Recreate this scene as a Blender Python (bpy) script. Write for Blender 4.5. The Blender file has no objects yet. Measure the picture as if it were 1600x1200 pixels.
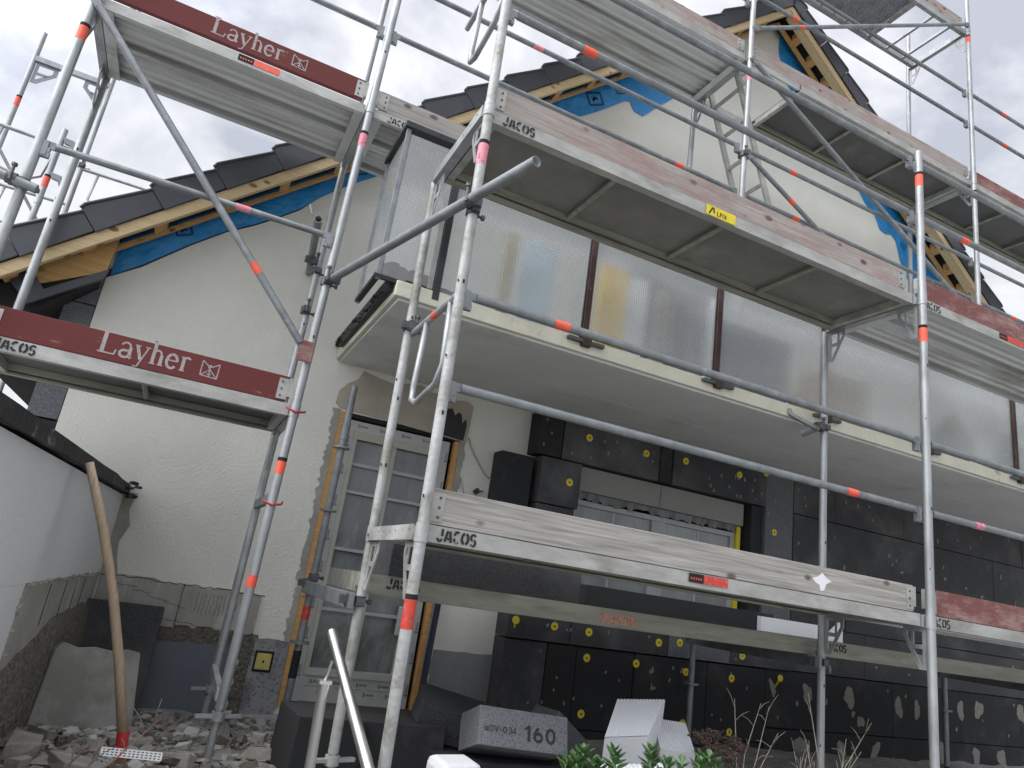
import bpy, math, random
from mathutils import Vector as V, Matrix

random.seed(7)
R = math.radians
SC = bpy.context.scene
COL = SC.collection

# ------------------------------------------------------------------ camera
yaw, pitch, roll = 0.4096, 0.2891, 0.1470
cam_d = bpy.data.cameras.new("camera")
cam = bpy.data.objects.new("camera", cam_d)
COL.objects.link(cam)
fw = V((math.sin(yaw) * math.cos(pitch), math.cos(yaw) * math.cos(pitch), math.sin(pitch)))
rt0 = V((math.cos(yaw), -math.sin(yaw), 0))
up0 = rt0.cross(fw)
cr, sr = math.cos(roll), math.sin(roll)
rt = rt0 * cr + up0 * sr
up = up0 * cr - rt0 * sr
M = Matrix((rt, up, -fw)).transposed().to_4x4()
M.translation = V((-0.8807, -2.7339, -0.3279))
cam.matrix_world = M
cam_d.sensor_fit = 'HORIZONTAL'
cam_d.sensor_width = 36
cam_d.lens = 1094.72 / 1600 * 36
cam_d.clip_start = 0.05
cam_d.clip_end = 2000
SC.camera = cam

# ------------------------------------------------------------------ sky, sun, exposure
SUN_EL, SUN_AZ = R(46), R(262)          # azimuth clockwise from +Y
W = bpy.data.worlds.new("World")
SC.world = W
W.use_nodes = True
nt = W.node_tree
nt.nodes.clear()
def wn(t, **k):
    n = nt.nodes.new(t)
    for a, b in k.items(): setattr(n, a, b)
    return n
wo = wn('ShaderNodeOutputWorld'); bg = wn('ShaderNodeBackground')
sky = wn('ShaderNodeTexSky', sky_type='NISHITA', sun_disc=False, sun_elevation=SUN_EL, sun_rotation=SUN_AZ)
tc = wn('ShaderNodeTexCoord'); mp = wn('ShaderNodeMapping'); mp.inputs['Scale'].default_value = (1.3, 1.3, 2.2)
n1 = wn('ShaderNodeTexNoise'); n1.inputs['Scale'].default_value = 3.0; n1.inputs['Detail'].default_value = 9; n1.inputs['Roughness'].default_value = .55
n1.inputs['Distortion'].default_value = .35
r1 = wn('ShaderNodeValToRGB'); r1.color_ramp.elements[0].position = .41; r1.color_ramp.elements[1].position = .62
r1.color_ramp.elements[0].color = (2.95, 3.05, 3.5, 1); r1.color_ramp.elements[1].color = (5.2, 5.25, 5.35, 1)
sep = wn('ShaderNodeSeparateXYZ')
zr = wn('ShaderNodeMapRange'); zr.inputs['From Min'].default_value = 0.0; zr.inputs['From Max'].default_value = 1.0
zr.inputs['To Min'].default_value = .95; zr.inputs['To Max'].default_value = 1.45
# the brightest part of the overcast is round the veiled sun, behind the viewer
dotn = wn('ShaderNodeVectorMath', operation='DOT_PRODUCT')
sd = V((math.sin(SUN_AZ) * math.cos(SUN_EL), math.cos(SUN_AZ) * math.cos(SUN_EL), math.sin(SUN_EL)))
dotn.inputs[1].default_value = sd
dr = wn('ShaderNodeMapRange'); dr.inputs['From Min'].default_value = .38; dr.inputs['From Max'].default_value = 1
dr.inputs['To Min'].default_value = 1.0; dr.inputs['To Max'].default_value = 4.5
mm = wn('ShaderNodeMath', operation='MULTIPLY')
sc1 = wn('ShaderNodeVectorMath', operation='SCALE')
mix = wn('ShaderNodeMix', data_type='RGBA'); mix.inputs['Factor'].default_value = .9
L = nt.links.new
L(tc.outputs['Generated'], mp.inputs['Vector']); L(mp.outputs['Vector'], n1.inputs['Vector']); L(n1.outputs['Fac'], r1.inputs['Fac'])
L(tc.outputs['Generated'], sep.inputs['Vector']); L(sep.outputs['Z'], zr.inputs['Value'])
L(tc.outputs['Generated'], dotn.inputs[0]); L(dotn.outputs['Value'], dr.inputs['Value'])
L(zr.outputs['Result'], mm.inputs[0]); L(dr.outputs['Result'], mm.inputs[1])
L(r1.outputs['Color'], sc1.inputs[0]); L(mm.outputs['Value'], sc1.inputs['Scale'])
L(sky.outputs['Color'], mix.inputs['A']); L(sc1.outputs['Vector'], mix.inputs['B'])
L(mix.outputs['Result'], bg.inputs['Color']); bg.inputs['Strength'].default_value = .1
L(bg.outputs['Background'], wo.inputs['Surface'])

sun_d = bpy.data.lights.new("sun", 'SUN'); sun_d.energy = .9; sun_d.angle = R(20); sun_d.color = (1, .96, .9)
sun = bpy.data.objects.new("sun", sun_d); COL.objects.link(sun)
sun.rotation_euler = (-sd).to_track_quat('-Z', 'Y').to_euler()
SC.view_settings.view_transform = 'Standard'
SC.view_settings.look = 'None'
SC.view_settings.exposure = 0.8
SC.view_settings.gamma = 1

# ------------------------------------------------------------------ materials
def mat(name, base, rough=.6, metal=0.0, var=.25, scale=6, base2=None, bump=0, bscale=80, stretch=(1, 1, 1), detail=6,
        speck=None, speck_scale=160, speck_amt=.5, trans=0, spec=.5, coat=0, stain=None, stain_scale=2.2, stain_lo=.55, stain_hi=.72, bdist=.01, dots=None):
    """procedural Principled: two-tone noise, optional specks, stains and bump, in object space"""
    m = bpy.data.materials.new(name); m.use_nodes = True
    t = m.node_tree; b = t.nodes['Principled BSDF']; K = t.links.new
    def N(ty, **k):
        n = t.nodes.new(ty)
        for a, c in k.items(): setattr(n, a, c)
        return n
    co = N('ShaderNodeTexCoord'); ma = N('ShaderNodeMapping'); ma.inputs['Scale'].default_value = stretch
    K(co.outputs['Object'], ma.inputs['Vector'])
    no = N('ShaderNodeTexNoise'); no.inputs['Scale'].default_value = scale; no.inputs['Detail'].default_value = detail; no.inputs['Roughness'].default_value = .62
    K(ma.outputs['Vector'], no.inputs['Vector'])
    ra = N('ShaderNodeValToRGB'); ra.color_ramp.elements[0].position = .32; ra.color_ramp.elements[1].position = .68
    b2 = base2 or tuple(c * (1 - var) for c in base)
    ra.color_ramp.elements[0].color = (*b2, 1); ra.color_ramp.elements[1].color = (*base, 1)
    K(no.outputs['Fac'], ra.inputs['Fac']); col = ra.outputs['Color']
    if stain:
        ns = N('ShaderNodeTexNoise'); ns.inputs['Scale'].default_value = stain_scale; ns.inputs['Detail'].default_value = 8; ns.inputs['Roughness'].default_value = .65
        K(ma.outputs['Vector'], ns.inputs['Vector'])
        mr = N('ShaderNodeMapRange'); mr.inputs['From Min'].default_value = stain_lo; mr.inputs['From Max'].default_value = stain_hi
        K(ns.outputs['Fac'], mr.inputs['Value'])
        mx = N('ShaderNodeMix', data_type='RGBA'); K(mr.outputs['Result'], mx.inputs['Factor']); K(col, mx.inputs['A']); mx.inputs['B'].default_value = (*stain, 1); col = mx.outputs['Result']
    if speck:
        vo = N('ShaderNodeTexVoronoi'); vo.inputs['Scale'].default_value = speck_scale; K(co.outputs['Object'], vo.inputs['Vector'])
        sx = N('ShaderNodeSeparateColor'); K(vo.outputs['Color'], sx.inputs['Color'])
        mr = N('ShaderNodeMapRange'); mr.inputs['From Min'].default_value = 1 - speck_amt; mr.inputs['From Max'].default_value = 1; K(sx.outputs['Red'], mr.inputs['Value'])
        mx = N('ShaderNodeMix', data_type='RGBA'); K(mr.outputs['Result'], mx.inputs['Factor']); K(col, mx.inputs['A']); mx.inputs['B'].default_value = (*speck, 1); col = mx.outputs['Result']
    K(col, b.inputs['Base Color'])
    rr = N('ShaderNodeMapRange'); rr.inputs['To Min'].default_value = max(0, rough - .1); rr.inputs['To Max'].default_value = min(1, rough + .12)
    K(no.outputs['Fac'], rr.inputs['Value']); K(rr.outputs['Result'], b.inputs['Roughness'])
    b.inputs['Metallic'].default_value = metal; b.inputs['Specular IOR Level'].default_value = spec
    b.inputs['Transmission Weight'].default_value = trans; b.inputs['Coat Weight'].default_value = coat
    if bump:
        nb = N('ShaderNodeTexNoise'); nb.inputs['Scale'].default_value = bscale; nb.inputs['Detail'].default_value = 5
        K(ma.outputs['Vector'], nb.inputs['Vector'])
        bu = N('ShaderNodeBump'); bu.inputs['Strength'].default_value = bump; bu.inputs['Distance'].default_value = bdist
        K(nb.outputs['Fac'], bu.inputs['Height']); K(bu.outputs['Normal'], b.inputs['Normal'])
    return m

GALV = mat('galvanised_steel', (.43, .45, .455), .45, .5, .35, 11, bump=.1, bscale=60, stretch=(1, 1, .4), stain=(.22, .225, .22), stain_scale=6, stain_lo=.5, stain_hi=.75)
GALVR = mat('grey_rail_steel', (.27, .29, .30), .42, .55, .35, 11, bump=.08, bscale=60, stain=(.40, .41, .41), stain_scale=9, stain_lo=.56, stain_hi=.75)
GALVD = mat('dull_galvanised_steel', (.27, .29, .30), .5, .5, .35, 9, bump=.08, bscale=60, stain=(.14, .14, .14), stain_scale=8, stain_lo=.55, stain_hi=.75)
ALU = mat('worn_aluminium', (.47, .47, .44), .5, .35, .3, 10, bump=.08, bscale=50, stretch=(.4, 1, 1), stain=(.25, .25, .22), stain_scale=9, stain_lo=.46, stain_hi=.7)
MORTAR = mat('mortar_splashed_steel', (.50, .51, .50), .6, .3, .3, 10, bump=.4, bscale=45, stain=(.25, .25, .22), stain_scale=5, stain_lo=.46, stain_hi=.6)
CAST = mat('dark_cast_clamp', (.13, .135, .14), .5, .6, .4, 20, bump=.2, bscale=60)
DECKM = mat('steel_deck_underside', (.62, .635, .625), .42, .3, .2, 3, stretch=(.2, 1, 1), bump=.03, bscale=20, stain=(.28, .28, .24), stain_scale=4, stain_lo=.52, stain_hi=.72)
DECKRAIL = mat('yellowed_deck_rail', (.35, .35, .29), .6, .2, .35, 6, stretch=(.3, 2, 2), stain=(.19, .19, .16), stain_scale=9, stain_lo=.5, stain_hi=.7, bump=.1)
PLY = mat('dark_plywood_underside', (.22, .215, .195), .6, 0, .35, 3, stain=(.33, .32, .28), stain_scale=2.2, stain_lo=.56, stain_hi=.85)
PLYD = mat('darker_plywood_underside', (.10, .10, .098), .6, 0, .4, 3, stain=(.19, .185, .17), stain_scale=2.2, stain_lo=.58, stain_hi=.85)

def wood(name, a, c, knot=(.12, .09, .07), paint=None, along=0):
    """weathered board: long grain along one axis, knots, optional worn paint"""
    m = bpy.data.materials.new(name); m.use_nodes = True
    t = m.node_tree; b = t.nodes['Principled BSDF']; K = t.links.new
    def N(ty, **k):
        n = t.nodes.new(ty)
        for q, w in k.items(): setattr(n, q, w)
        return n
    co = N('ShaderNodeTexCoord'); ma = N('ShaderNodeMapping')
    s = [17, 17, 17]; s[along] = .5; ma.inputs['Scale'].default_value = s
    K(co.outputs['Object'], ma.inputs['Vector'])
    no = N('ShaderNodeTexNoise'); no.inputs['Scale'].default_value = 4; no.inputs['Detail'].default_value = 10; no.inputs['Roughness'].default_value = .7; no.inputs['Distortion'].default_value = .6
    K(ma.outputs['Vector'], no.inputs['Vector'])
    ra = N('ShaderNodeValToRGB'); ra.color_ramp.elements[0].position = .34; ra.color_ramp.elements[1].position = .66
    ra.color_ramp.elements[0].color = (*c, 1); ra.color_ramp.elements[1].color = (*a, 1)
    K(no.outputs['Fac'], ra.inputs['Fac']); col = ra.outputs['Color']
    mk = N('ShaderNodeMapping'); ks = [9, 9, 9]; ks[along] = 5.2; mk.inputs['Scale'].default_value = ks; K(co.outputs['Object'], mk.inputs['Vector'])
    vo = N('ShaderNodeTexVoronoi'); vo.inputs['Scale'].default_value = 1.0; K(mk.outputs['Vector'], vo.inputs['Vector'])
    mr = N('ShaderNodeMapRange'); mr.inputs['From Min'].default_value = .20; mr.inputs['From Max'].default_value = .11; K(vo.outputs['Distance'], mr.inputs['Value'])
    mx = N('ShaderNodeMix', data_type='RGBA'); K(mr.outputs['Result'], mx.inputs['Factor']); K(col, mx.inputs['A']); mx.inputs['B'].default_value = (*knot, 1); col = mx.outputs['Result']
    if paint:
        mp2 = N('ShaderNodeMapping'); ps = [3, 3, 3]; ps[along] = 1.2; mp2.inputs['Scale'].default_value = ps; K(co.outputs['Object'], mp2.inputs['Vector'])
        np_ = N('ShaderNodeTexNoise'); np_.inputs['Scale'].default_value = 3.5; np_.inputs['Detail'].default_value = 12; np_.inputs['Roughness'].default_value = .75
        K(mp2.outputs['Vector'], np_.inputs['Vector'])
        m2 = N('ShaderNodeMapRange'); m2.inputs['From Min'].default_value = paint[1]; m2.inputs['From Max'].default_value = paint[1] + paint[2]; K(np_.outputs['Fac'], m2.inputs['Value'])
        mx = N('ShaderNodeMix', data_type='RGBA'); K(m2.outputs['Result'], mx.inputs['Factor']); mx.inputs['A'].default_value = (*paint[0], 1); K(col, mx.inputs['B']); col = mx.outputs['Result']
    K(col, b.inputs['Base Color']); b.inputs['Roughness'].default_value = .82
    bu = N('ShaderNodeBump'); bu.inputs['Strength'].default_value = .35; bu.inputs['Distance'].default_value = .006
    K(no.outputs['Fac'], bu.inputs['Height']); K(bu.outputs['Normal'], b.inputs['Normal'])
    return m

WGREY = wood('weathered_grey_timber', (.42, .40, .365), (.19, .18, .16))
WPINK = wood('worn_pink_grey_timber', (.40, .36, .325), (.23, .20, .18), knot=(.12, .05, .045), paint=((.27, .185, .168), .34, .2))
WRED = wood('red_brown_painted_timber', (.40, .33, .30), (.25, .16, .14), paint=((.125, .024, .022), .60, .14))
WREDW = wood('worn_red_timber', (.38, .27, .24), (.24, .14, .12), paint=((.17, .06, .056), .46, .2))
WTAN = wood('fresh_pale_wood', (.62, .49, .29), (.50, .37, .20), knot=(.2, .1, .05))
WORANGE = wood('orange_pine_wood', (.58, .34, .13), (.42, .22, .075), knot=(.12, .06, .03))
PLYWOOD = wood('plywood_sheet', (.55, .36, .14), (.40, .23, .08), knot=(.3, .17, .06))
HANDLE = wood('ash_tool_handle', (.36, .28, .19), (.22, .165, .11), along=2)

STUCCO = mat('off_white_stucco', (.68, .68, .615), .9, 0, .07, 1.3, bump=.45, bscale=55, bdist=.014, stain=(.57, .565, .505), stain_scale=1.1, stain_lo=.5, stain_hi=.8)
STUCCOG = mat('white_garden_stucco', (.64, .65, .65), .9, 0, .06, 2, bump=.4, bscale=50, bdist=.012, stain=(.6, .6, .58), stain_scale=1.5, stain_lo=.55, stain_hi=.8)
SOFFIT = mat('painted_concrete_soffit', (.70, .705, .69), .85, 0, .12, 1.5, bump=.10, bscale=24, stain=(.44, .435, .40), stain_scale=1.3, stain_lo=.55, stain_hi=.75)
SLABEDGE = mat('flaking_slab_paint', (.66, .65, .53), .8, 0, .15, 5, bump=.3, bscale=30, stain=(.35, .33, .26), stain_scale=6, stain_lo=.6, stain_hi=.7)
CONC = mat('bare_concrete', (.36, .345, .30), .92, 0, .3, 5, bump=.6, bscale=30, stain=(.25, .235, .20), stain_scale=4, stain_lo=.5, stain_hi=.7)
ADH = mat('combed_adhesive', (.36, .35, .315), .9, 0, .25, 4, bump=.5, bscale=22, stretch=(1.6, 1.6, .8), stain=(.50, .49, .46), stain_scale=3.5, stain_lo=.54, stain_hi=.72)
PLINTH = mat('sprayed_grey_plinth', (.27, .275, .28), .9, 0, .2, 8, bump=.3, bscale=40, stain=(.07, .07, .075), stain_scale=3.2, stain_lo=.5, stain_hi=.66, speck=(.1, .1, .1), speck_scale=90, speck_amt=.25)
BLUEGREY = mat('blue_grey_sealing_coat', (.125, .14, .165), .7, 0, .15, 4, bump=.1, bscale=30, stain=(.2, .19, .17), stain_scale=5, stain_lo=.66, stain_hi=.75)
SOIL = mat('pebbly_soil', (.155, .14, .112), 1, 0, .5, 30, bump=1, bscale=40, bdist=.03, speck=(.2, .185, .15), speck_scale=90, speck_amt=.3)
GROUND = mat('dusty_ground', (.36, .355, .34), 1, 0, .4, 9, bump=.8, bscale=25, bdist=.03, speck=(.36, .34, .30), speck_scale=40, speck_amt=.2)
RUBBLE = mat('concrete_rubble', (.29, .275, .245), .95, 0, .4, 12, bump=.6, bscale=50, stain=(.22, .2, .17), stain_scale=9, stain_lo=.55, stain_hi=.7)
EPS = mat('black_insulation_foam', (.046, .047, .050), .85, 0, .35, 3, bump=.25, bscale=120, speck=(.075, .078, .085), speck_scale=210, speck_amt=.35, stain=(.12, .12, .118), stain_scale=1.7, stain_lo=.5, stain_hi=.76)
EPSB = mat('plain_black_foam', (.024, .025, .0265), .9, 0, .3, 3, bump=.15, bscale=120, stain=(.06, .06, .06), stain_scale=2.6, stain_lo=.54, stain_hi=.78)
EPSG = mat('sanded_grey_foam', (.115, .118, .128), .9, 0, .25, 3, bump=.4, bscale=150, speck=(.20, .205, .22), speck_scale=230, speck_amt=.4)
EPSC = mat('cut_speckled_foam', (.25, .258, .275), .9, 0, .2, 4, bump=.5, bscale=150, speck=(.10, .10, .11), speck_scale=220, speck_amt=.4)
EPSW = mat('white_foam', (.72, .735, .75), .8, 0, .06, 4, bump=.2, bscale=120, speck=(.64, .65, .67), speck_scale=160, speck_amt=.4)
FILLER = mat('dried_filler', (.24, .235, .21), .95, 0, .25, 20, bump=.5, bscale=60)
YELLOW = mat('yellow_plastic', (.72, .58, .03), .5, 0, .15, 20)
DARK = mat('dark_void', (.012, .012, .013), .9, 0, .2, 5)
BLACKP = mat('tar_and_shadow_black', (.022, .022, .024), .6, 0, .4, 8, bump=.3, bscale=40)
TILE = mat('anthracite_roof_tile', (.055, .058, .068), .42, 0, .2, 6, bump=.06, bscale=40)
SHEET = mat('anthracite_sheet_metal', (.05, .053, .062), .4, .3, .2, 6)
BLUE = mat('blue_membrane', (.025, .27, .62), .42, 0, .25, 5, bump=.9, bscale=6, bdist=.05, stain=(.01, .05, .13), stain_scale=3.2, stain_lo=.66, stain_hi=.72)
BLUEPRINT = mat('membrane_print', (.006, .05, .14), .5, 0, .3, 20)
BROWNMETAL = mat('brown_painted_post', (.075, .04, .038), .55, .2, .5, 12, bump=.2, bscale=50, stain=(.25, .23, .2), stain_scale=10, stain_lo=.64, stain_hi=.7)
DARKFRAME = mat('dark_grey_frame', (.045, .05, .056), .45, .4, .3, 10, bump=.1)
PVC = mat('taped_white_pvc', (.41, .42, .40), .5, 0, .08, 12, stain=(.42, .42, .39), stain_scale=16, stain_lo=.6, stain_hi=.66)
PVCC = mat('cream_pvc', (.38, .375, .325), .5, 0, .1, 6)
FILM = mat('film_covered_glass', (.165, .19, .185), .3, 0, .5, 4.5, bump=.6, bscale=8, bdist=.04, stretch=(1, 1, .35), spec=.9, coat=.3, stain=(.30, .33, .33), stain_scale=3.5, stain_lo=.56, stain_hi=.75)
FILMD = mat('dark_filmed_glass', (.075, .088, .084), .22, 0, .25, 2.4, bump=.3, bscale=9, bdist=.03, stretch=(1, 1, .4), spec=.8, coat=.3)
FILMW = mat('window_film', (.27, .285, .28), .32, 0, .45, 2.2, bump=.4, bscale=8, bdist=.03, stretch=(1.4, 1, .3), spec=.8, coat=.4)
SHUTTER = mat('taupe_shutter_box', (.235, .225, .205), .55, 0, .08, 8)
ORANGE = mat('fluorescent_sticker', (.85, .12, .065), .55, 0, .15, 30, stain=(.55, .2, .15), stain_scale=40, stain_lo=.6, stain_hi=.64)
PINK = mat('faded_pink_sticker', (.75, .27, .33), .6, 0, .2, 30, stain=(.3, .1, .12), stain_scale=45, stain_lo=.58, stain_hi=.62)
REDST = mat('red_label', (.62, .06, .04), .55, 0, .3, 30, stain=(.4, .2, .16), stain_scale=40, stain_lo=.58, stain_hi=.64)
REDP = mat('red_paint', (.42, .02, .025), .45, 0, .2, 20)
INK = mat('black_stencil_ink', (.02, .02, .02), .8, 0, .3, 30, stain=(.25, .25, .23), stain_scale=50, stain_lo=.60, stain_hi=.66)
WINK = mat('worn_white_print', (.40, .36, .35), .8, 0, .2, 30, stain=(.22, .08, .075), stain_scale=60, stain_lo=.56, stain_hi=.64)
GINK = mat('grey_print', (.045, .047, .05), .9, 0, .2, 60, stain=(.13, .13, .14), stain_scale=120, stain_lo=.55, stain_hi=.65)
DINK = mat('dark_tape_print', (.08, .08, .08), .7, 0, .2, 30)
STAINLESS = mat('brushed_stainless', (.72, .71, .69), .36, 1, .08, 3, bump=.02, bscale=40, stretch=(6, 6, .3))
NAVY = mat('navy_film', (.010, .014, .05), .35, 0, .5, 14, stain=(.12, .13, .2), stain_scale=16, stain_lo=.66, stain_hi=.7)
LEAF = mat('sedum_leaf', (.095, .19, .06), .5, 0, .35, 20, spec=.4)
LEAFD = mat('small_leaf', (.12, .12, .05), .6, 0, .4, 20)
TWIG = mat('dry_pale_stalk', (.38, .33, .26), .8, 0, .3, 20)
TWIGD = mat('dry_brown_twig', (.10, .065, .05), .9, 0, .4, 20)
CABLE = mat('grey_cable', (.40, .39, .34), .6)
SOCKET = mat('yellow_box_insert', (.50, .42, .13), .6)
WHITEP = mat('white_plastic_mesh', (.75, .76, .76), .5, 0, .05, 10)

def balcony_glass():
    """structured cast glass with a fine wire grid"""
    m = bpy.data.materials.new('wired_cast_glass'); m.use_nodes = True
    t = m.node_tree; K = t.links.new; b = t.nodes['Principled BSDF']
    def N(ty, **k):
        n = t.nodes.new(ty)
        for q, w in k.items(): setattr(n, q, w)
        return n
    co = N('ShaderNodeTexCoord')
    w1 = N('ShaderNodeTexWave', wave_type='BANDS', bands_direction='X'); w1.inputs['Scale'].default_value = 19; w1.inputs['Distortion'].default_value = .6; w1.inputs['Detail Scale'].default_value = 3
    w2 = N('ShaderNodeTexWave', wave_type='BANDS', bands_direction='Z'); w2.inputs['Scale'].default_value = 19; w2.inputs['Distortion'].default_value = .6; w2.inputs['Detail Scale'].default_value = 3
    w3 = N('ShaderNodeTexWave', wave_type='BANDS', bands_direction='Y'); w3.inputs['Scale'].default_value = 19
    for w in (w1, w2, w3): K(co.outputs['Object'], w.inputs['Vector'])
    mx = N('ShaderNodeMath', operation='MAXIMUM'); K(w1.outputs['Fac'], mx.inputs[0]); K(w2.outputs['Fac'], mx.inputs[1])
    pw = N('ShaderNodeMath', operation='POWER'); K(mx.outputs['Value'], pw.inputs[0]); pw.inputs[1].default_value = 3
    no = N('ShaderNodeTexNoise'); no.inputs['Scale'].default_value = 2.5; no.inputs['Detail'].default_value = 4; K(co.outputs['Object'], no.inputs['Vector'])
    bu = N('ShaderNodeBump'); bu.inputs['Strength'].default_value = .25; bu.inputs['Distance'].default_value = .003
    K(pw.outputs['Value'], bu.inputs['Height']); K(bu.outputs['Normal'], b.inputs['Normal'])
    ra = N('ShaderNodeValToRGB'); ra.color_ramp.elements[0].color = (.80, .83, .83, 1); ra.color_ramp.elements[1].color = (.95, .97, .97, 1)
    K(no.outputs['Fac'], ra.inputs['Fac'])
    mg = N('ShaderNodeMix', data_type='RGBA'); K(pw.outputs['Value'], mg.inputs['Factor']); K(ra.outputs['Color'], mg.inputs['A']); mg.inputs['B'].default_value = (.74, .76, .76, 1)
    K(mg.outputs['Result'], b.inputs['Base Color'])
    b.inputs['Roughness'].default_value = .10; b.inputs['IOR'].default_value = 1.4
    b.inputs['Transmission Weight'].default_value = .80; b.inputs['Specular IOR Level'].default_value = .8
    return m
GLASS = balcony_glass()

# ------------------------------------------------------------------ mesh builder
def frame_axes(d):
    d = d.normalized()
    a = V((0, 0, 1)) if abs(d.z) < .95 else V((1, 0, 0))
    u = d.cross(a).normalized()
    return u, d.cross(u).normalized()

class MB:
    def __init__(s): s.v = []; s.f = []; s.m = []; s.sm = []
    def face(s, idx, m=0, smooth=False): s.f.append(idx); s.m.append(m); s.sm.append(smooth)
    def add(s, pts): n = len(s.v); s.v.extend([tuple(p) for p in pts]); return n
    def box(s, x0, x1, y0, y1, z0, z1, m=0): return s.obox(V(((x0 + x1) / 2, (y0 + y1) / 2, (z0 + z1) / 2)), V((1, 0, 0)), V((0, 1, 0)), V((0, 0, 1)), abs(x1 - x0) / 2, abs(y1 - y0) / 2, abs(z1 - z0) / 2, m)
    def obox(s, c, ax, ay, az, hx, hy, hz, m=0):
        n = s.add([c + ax * (i * hx) + ay * (j * hy) + az * (k * hz) for k in (-1, 1) for j in (-1, 1) for i in (-1, 1)])
        for q in ((0, 2, 3, 1), (4, 5, 7, 6), (0, 1, 5, 4), (2, 6, 7, 3), (0, 4, 6, 2), (1, 3, 7, 5)): s.face([n + i for i in q], m)
        return s
    def bar(s, p0, p1, w, h, upv=(0, 0, 1), m=0):
        p0, p1 = V(p0), V(p1); d = (p1 - p0); L_ = d.length; d = d / L_
        a = d.cross(V(upv)).normalized(); b = a.cross(d)
        return s.obox((p0 + p1) / 2, d, a, b, L_ / 2, w / 2, h / 2, m)
    def tube(s, p0, p1, r, n=14, m=0, r1=None, hollow=False):
        p0, p1 = V(p0), V(p1); u, w = frame_axes(p1 - p0); r1 = r if r1 is None else r1
        ring = lambda p, rr: [p + (u * math.cos(2 * math.pi * i / n) + w * math.sin(2 * math.pi * i / n)) * rr for i in range(n)]
        a = s.add(ring(p0, r)); b = s.add(ring(p1, r1))
        for i in range(n): s.face([a + i, a + (i + 1) % n, b + (i + 1) % n, b + i], m, True)
        if hollow:
            d = (p1 - p0).normalized()
            for p, rr, sg in ((p0, r, 1), (p1, r1, -1)):
                o = s.add(ring(p, rr)); i_ = s.add(ring(p, rr * .82)); k = s.add(ring(p + d * sg * rr * 5, rr * .82))
                for i in range(n):
                    j = (i + 1) % n
                    s.face([o + i, o + j, i_ + j, i_ + i][::sg], m); s.face([i_ + i, i_ + j, k + j, k + i][::sg], m, True)
                s.face([k + i for i in range(n)][::sg], m)
        else:
            c0 = s.add(ring(p0, r)); c1 = s.add(ring(p1, r1))
            s.face([c0 + i for i in range(n)][::-1], m); s.face([c1 + i for i in range(n)], m)
        return s
    def path(s, pts, r, n=10, m=0, closed=False):
        pts = [V(p) for p in pts]; rings = []; N_ = len(pts); u = None
        for i, p in enumerate(pts):
            d = ((pts[min(i + 1, N_ - 1)] - p).normalized() if i < N_ - 1 else V()) + ((p - pts[max(i - 1, 0)]).normalized() if i else V())
            d.normalize()
            if u is None: u, w = frame_axes(d)
            else: u = (u - d * u.dot(d)).normalized()
            w = d.cross(u)
            rr = r[i] if isinstance(r, (list, tuple)) else r
            rings.append(s.add([p + (u * math.cos(2 * math.pi * k / n) + w * math.sin(2 * math.pi * k / n)) * rr for k in range(n)]))
        for a, b in zip(rings, rings[1:]):
            for k in range(n): s.face([a + k, a + (k + 1) % n, b + (k + 1) % n, b + k], m, True)
        s.face([rings[0] + k for k in range(n)][::-1], m); s.face([rings[-1] + k for k in range(n)], m)
        return s
    def prism(s, poly, O, U, Wv, N, t, m=0, mside=None):
        """polygon (u,w) in plane O+U*u+W*w, thickness t along N"""
        O, U, Wv, N = V(O), V(U), V(Wv), V(N); n = len(poly)
        a = s.add([O + U * p[0] + Wv * p[1] for p in poly]); b = s.add([O + U * p[0] + Wv * p[1] + N * t for p in poly])
        flip = U.cross(Wv).dot(N) * t > 0
        area = sum(poly[i][0] * poly[(i + 1) % n][1] - poly[(i + 1) % n][0] * poly[i][1] for i in range(n)) > 0
        if not area: flip = not flip
        A = [a + i for i in range(n)]; B = [b + i for i in range(n)]
        s.face(A[::-1] if flip else A, m); s.face(B if flip else B[::-1], m)
        for i in range(n):
            j = (i + 1) % n; q = [A[i], A[j], B[j], B[i]]
            s.face(q if flip else q[::-1], m if mside is None else mside)
        return s
    def rock(s, c, r, rng, m=0):
        c = V(c); pts = []
        sx, sy, sz = rng.uniform(.7, 1.6), rng.uniform(.6, 1.2), rng.uniform(.2, .6)
        rot = Matrix.Rotation(rng.uniform(0, 6.28), 3, 'Z') @ Matrix.Rotation(rng.uniform(-.5, .5), 3, 'X')
        base = [(-1, -1, -1), (1, -1, -1), (1, 1, -1), (-1, 1, -1), (-1, -1, 1), (1, -1, 1), (1, 1, 1), (-1, 1, 1)]
        for p in base:
            k = rng.uniform(.55, 1.05)
            pts.append(c + rot @ V((p[0] * sx * k * r * rng.uniform(.7, 1), p[1] * sy * k * r * rng.uniform(.7, 1), p[2] * sz * r * rng.uniform(.6, 1))))
        n = s.add(pts)
        for q in ((0, 3, 2, 1), (4, 5, 6, 7), (0, 1, 5, 4), (1, 2, 6, 5), (2, 3, 7, 6), (3, 0, 4, 7)): s.face([n + i for i in q], m)
    def build(s, name, mats, parent=None, bevel=0, seg=2, offset=None):
        me = bpy.data.meshes.new(name)
        me.from_pydata(s.v, [], s.f)
        for mt in (mats if isinstance(mats, (list, tuple)) else [mats]): me.materials.append(mt)
        me.polygons.foreach_set('material_index', s.m); me.polygons.foreach_set('use_smooth', s.sm)
        me.update()
        o = bpy.data.objects.new(name, me); COL.objects.link(o)
        if parent is not None: attach(o, parent)
        if bevel:
            md = o.modifiers.new('bevel', 'BEVEL'); md.width = bevel; md.segments = seg; md.limit_method = 'ANGLE'; md.angle_limit = R(40)
        return o

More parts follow.
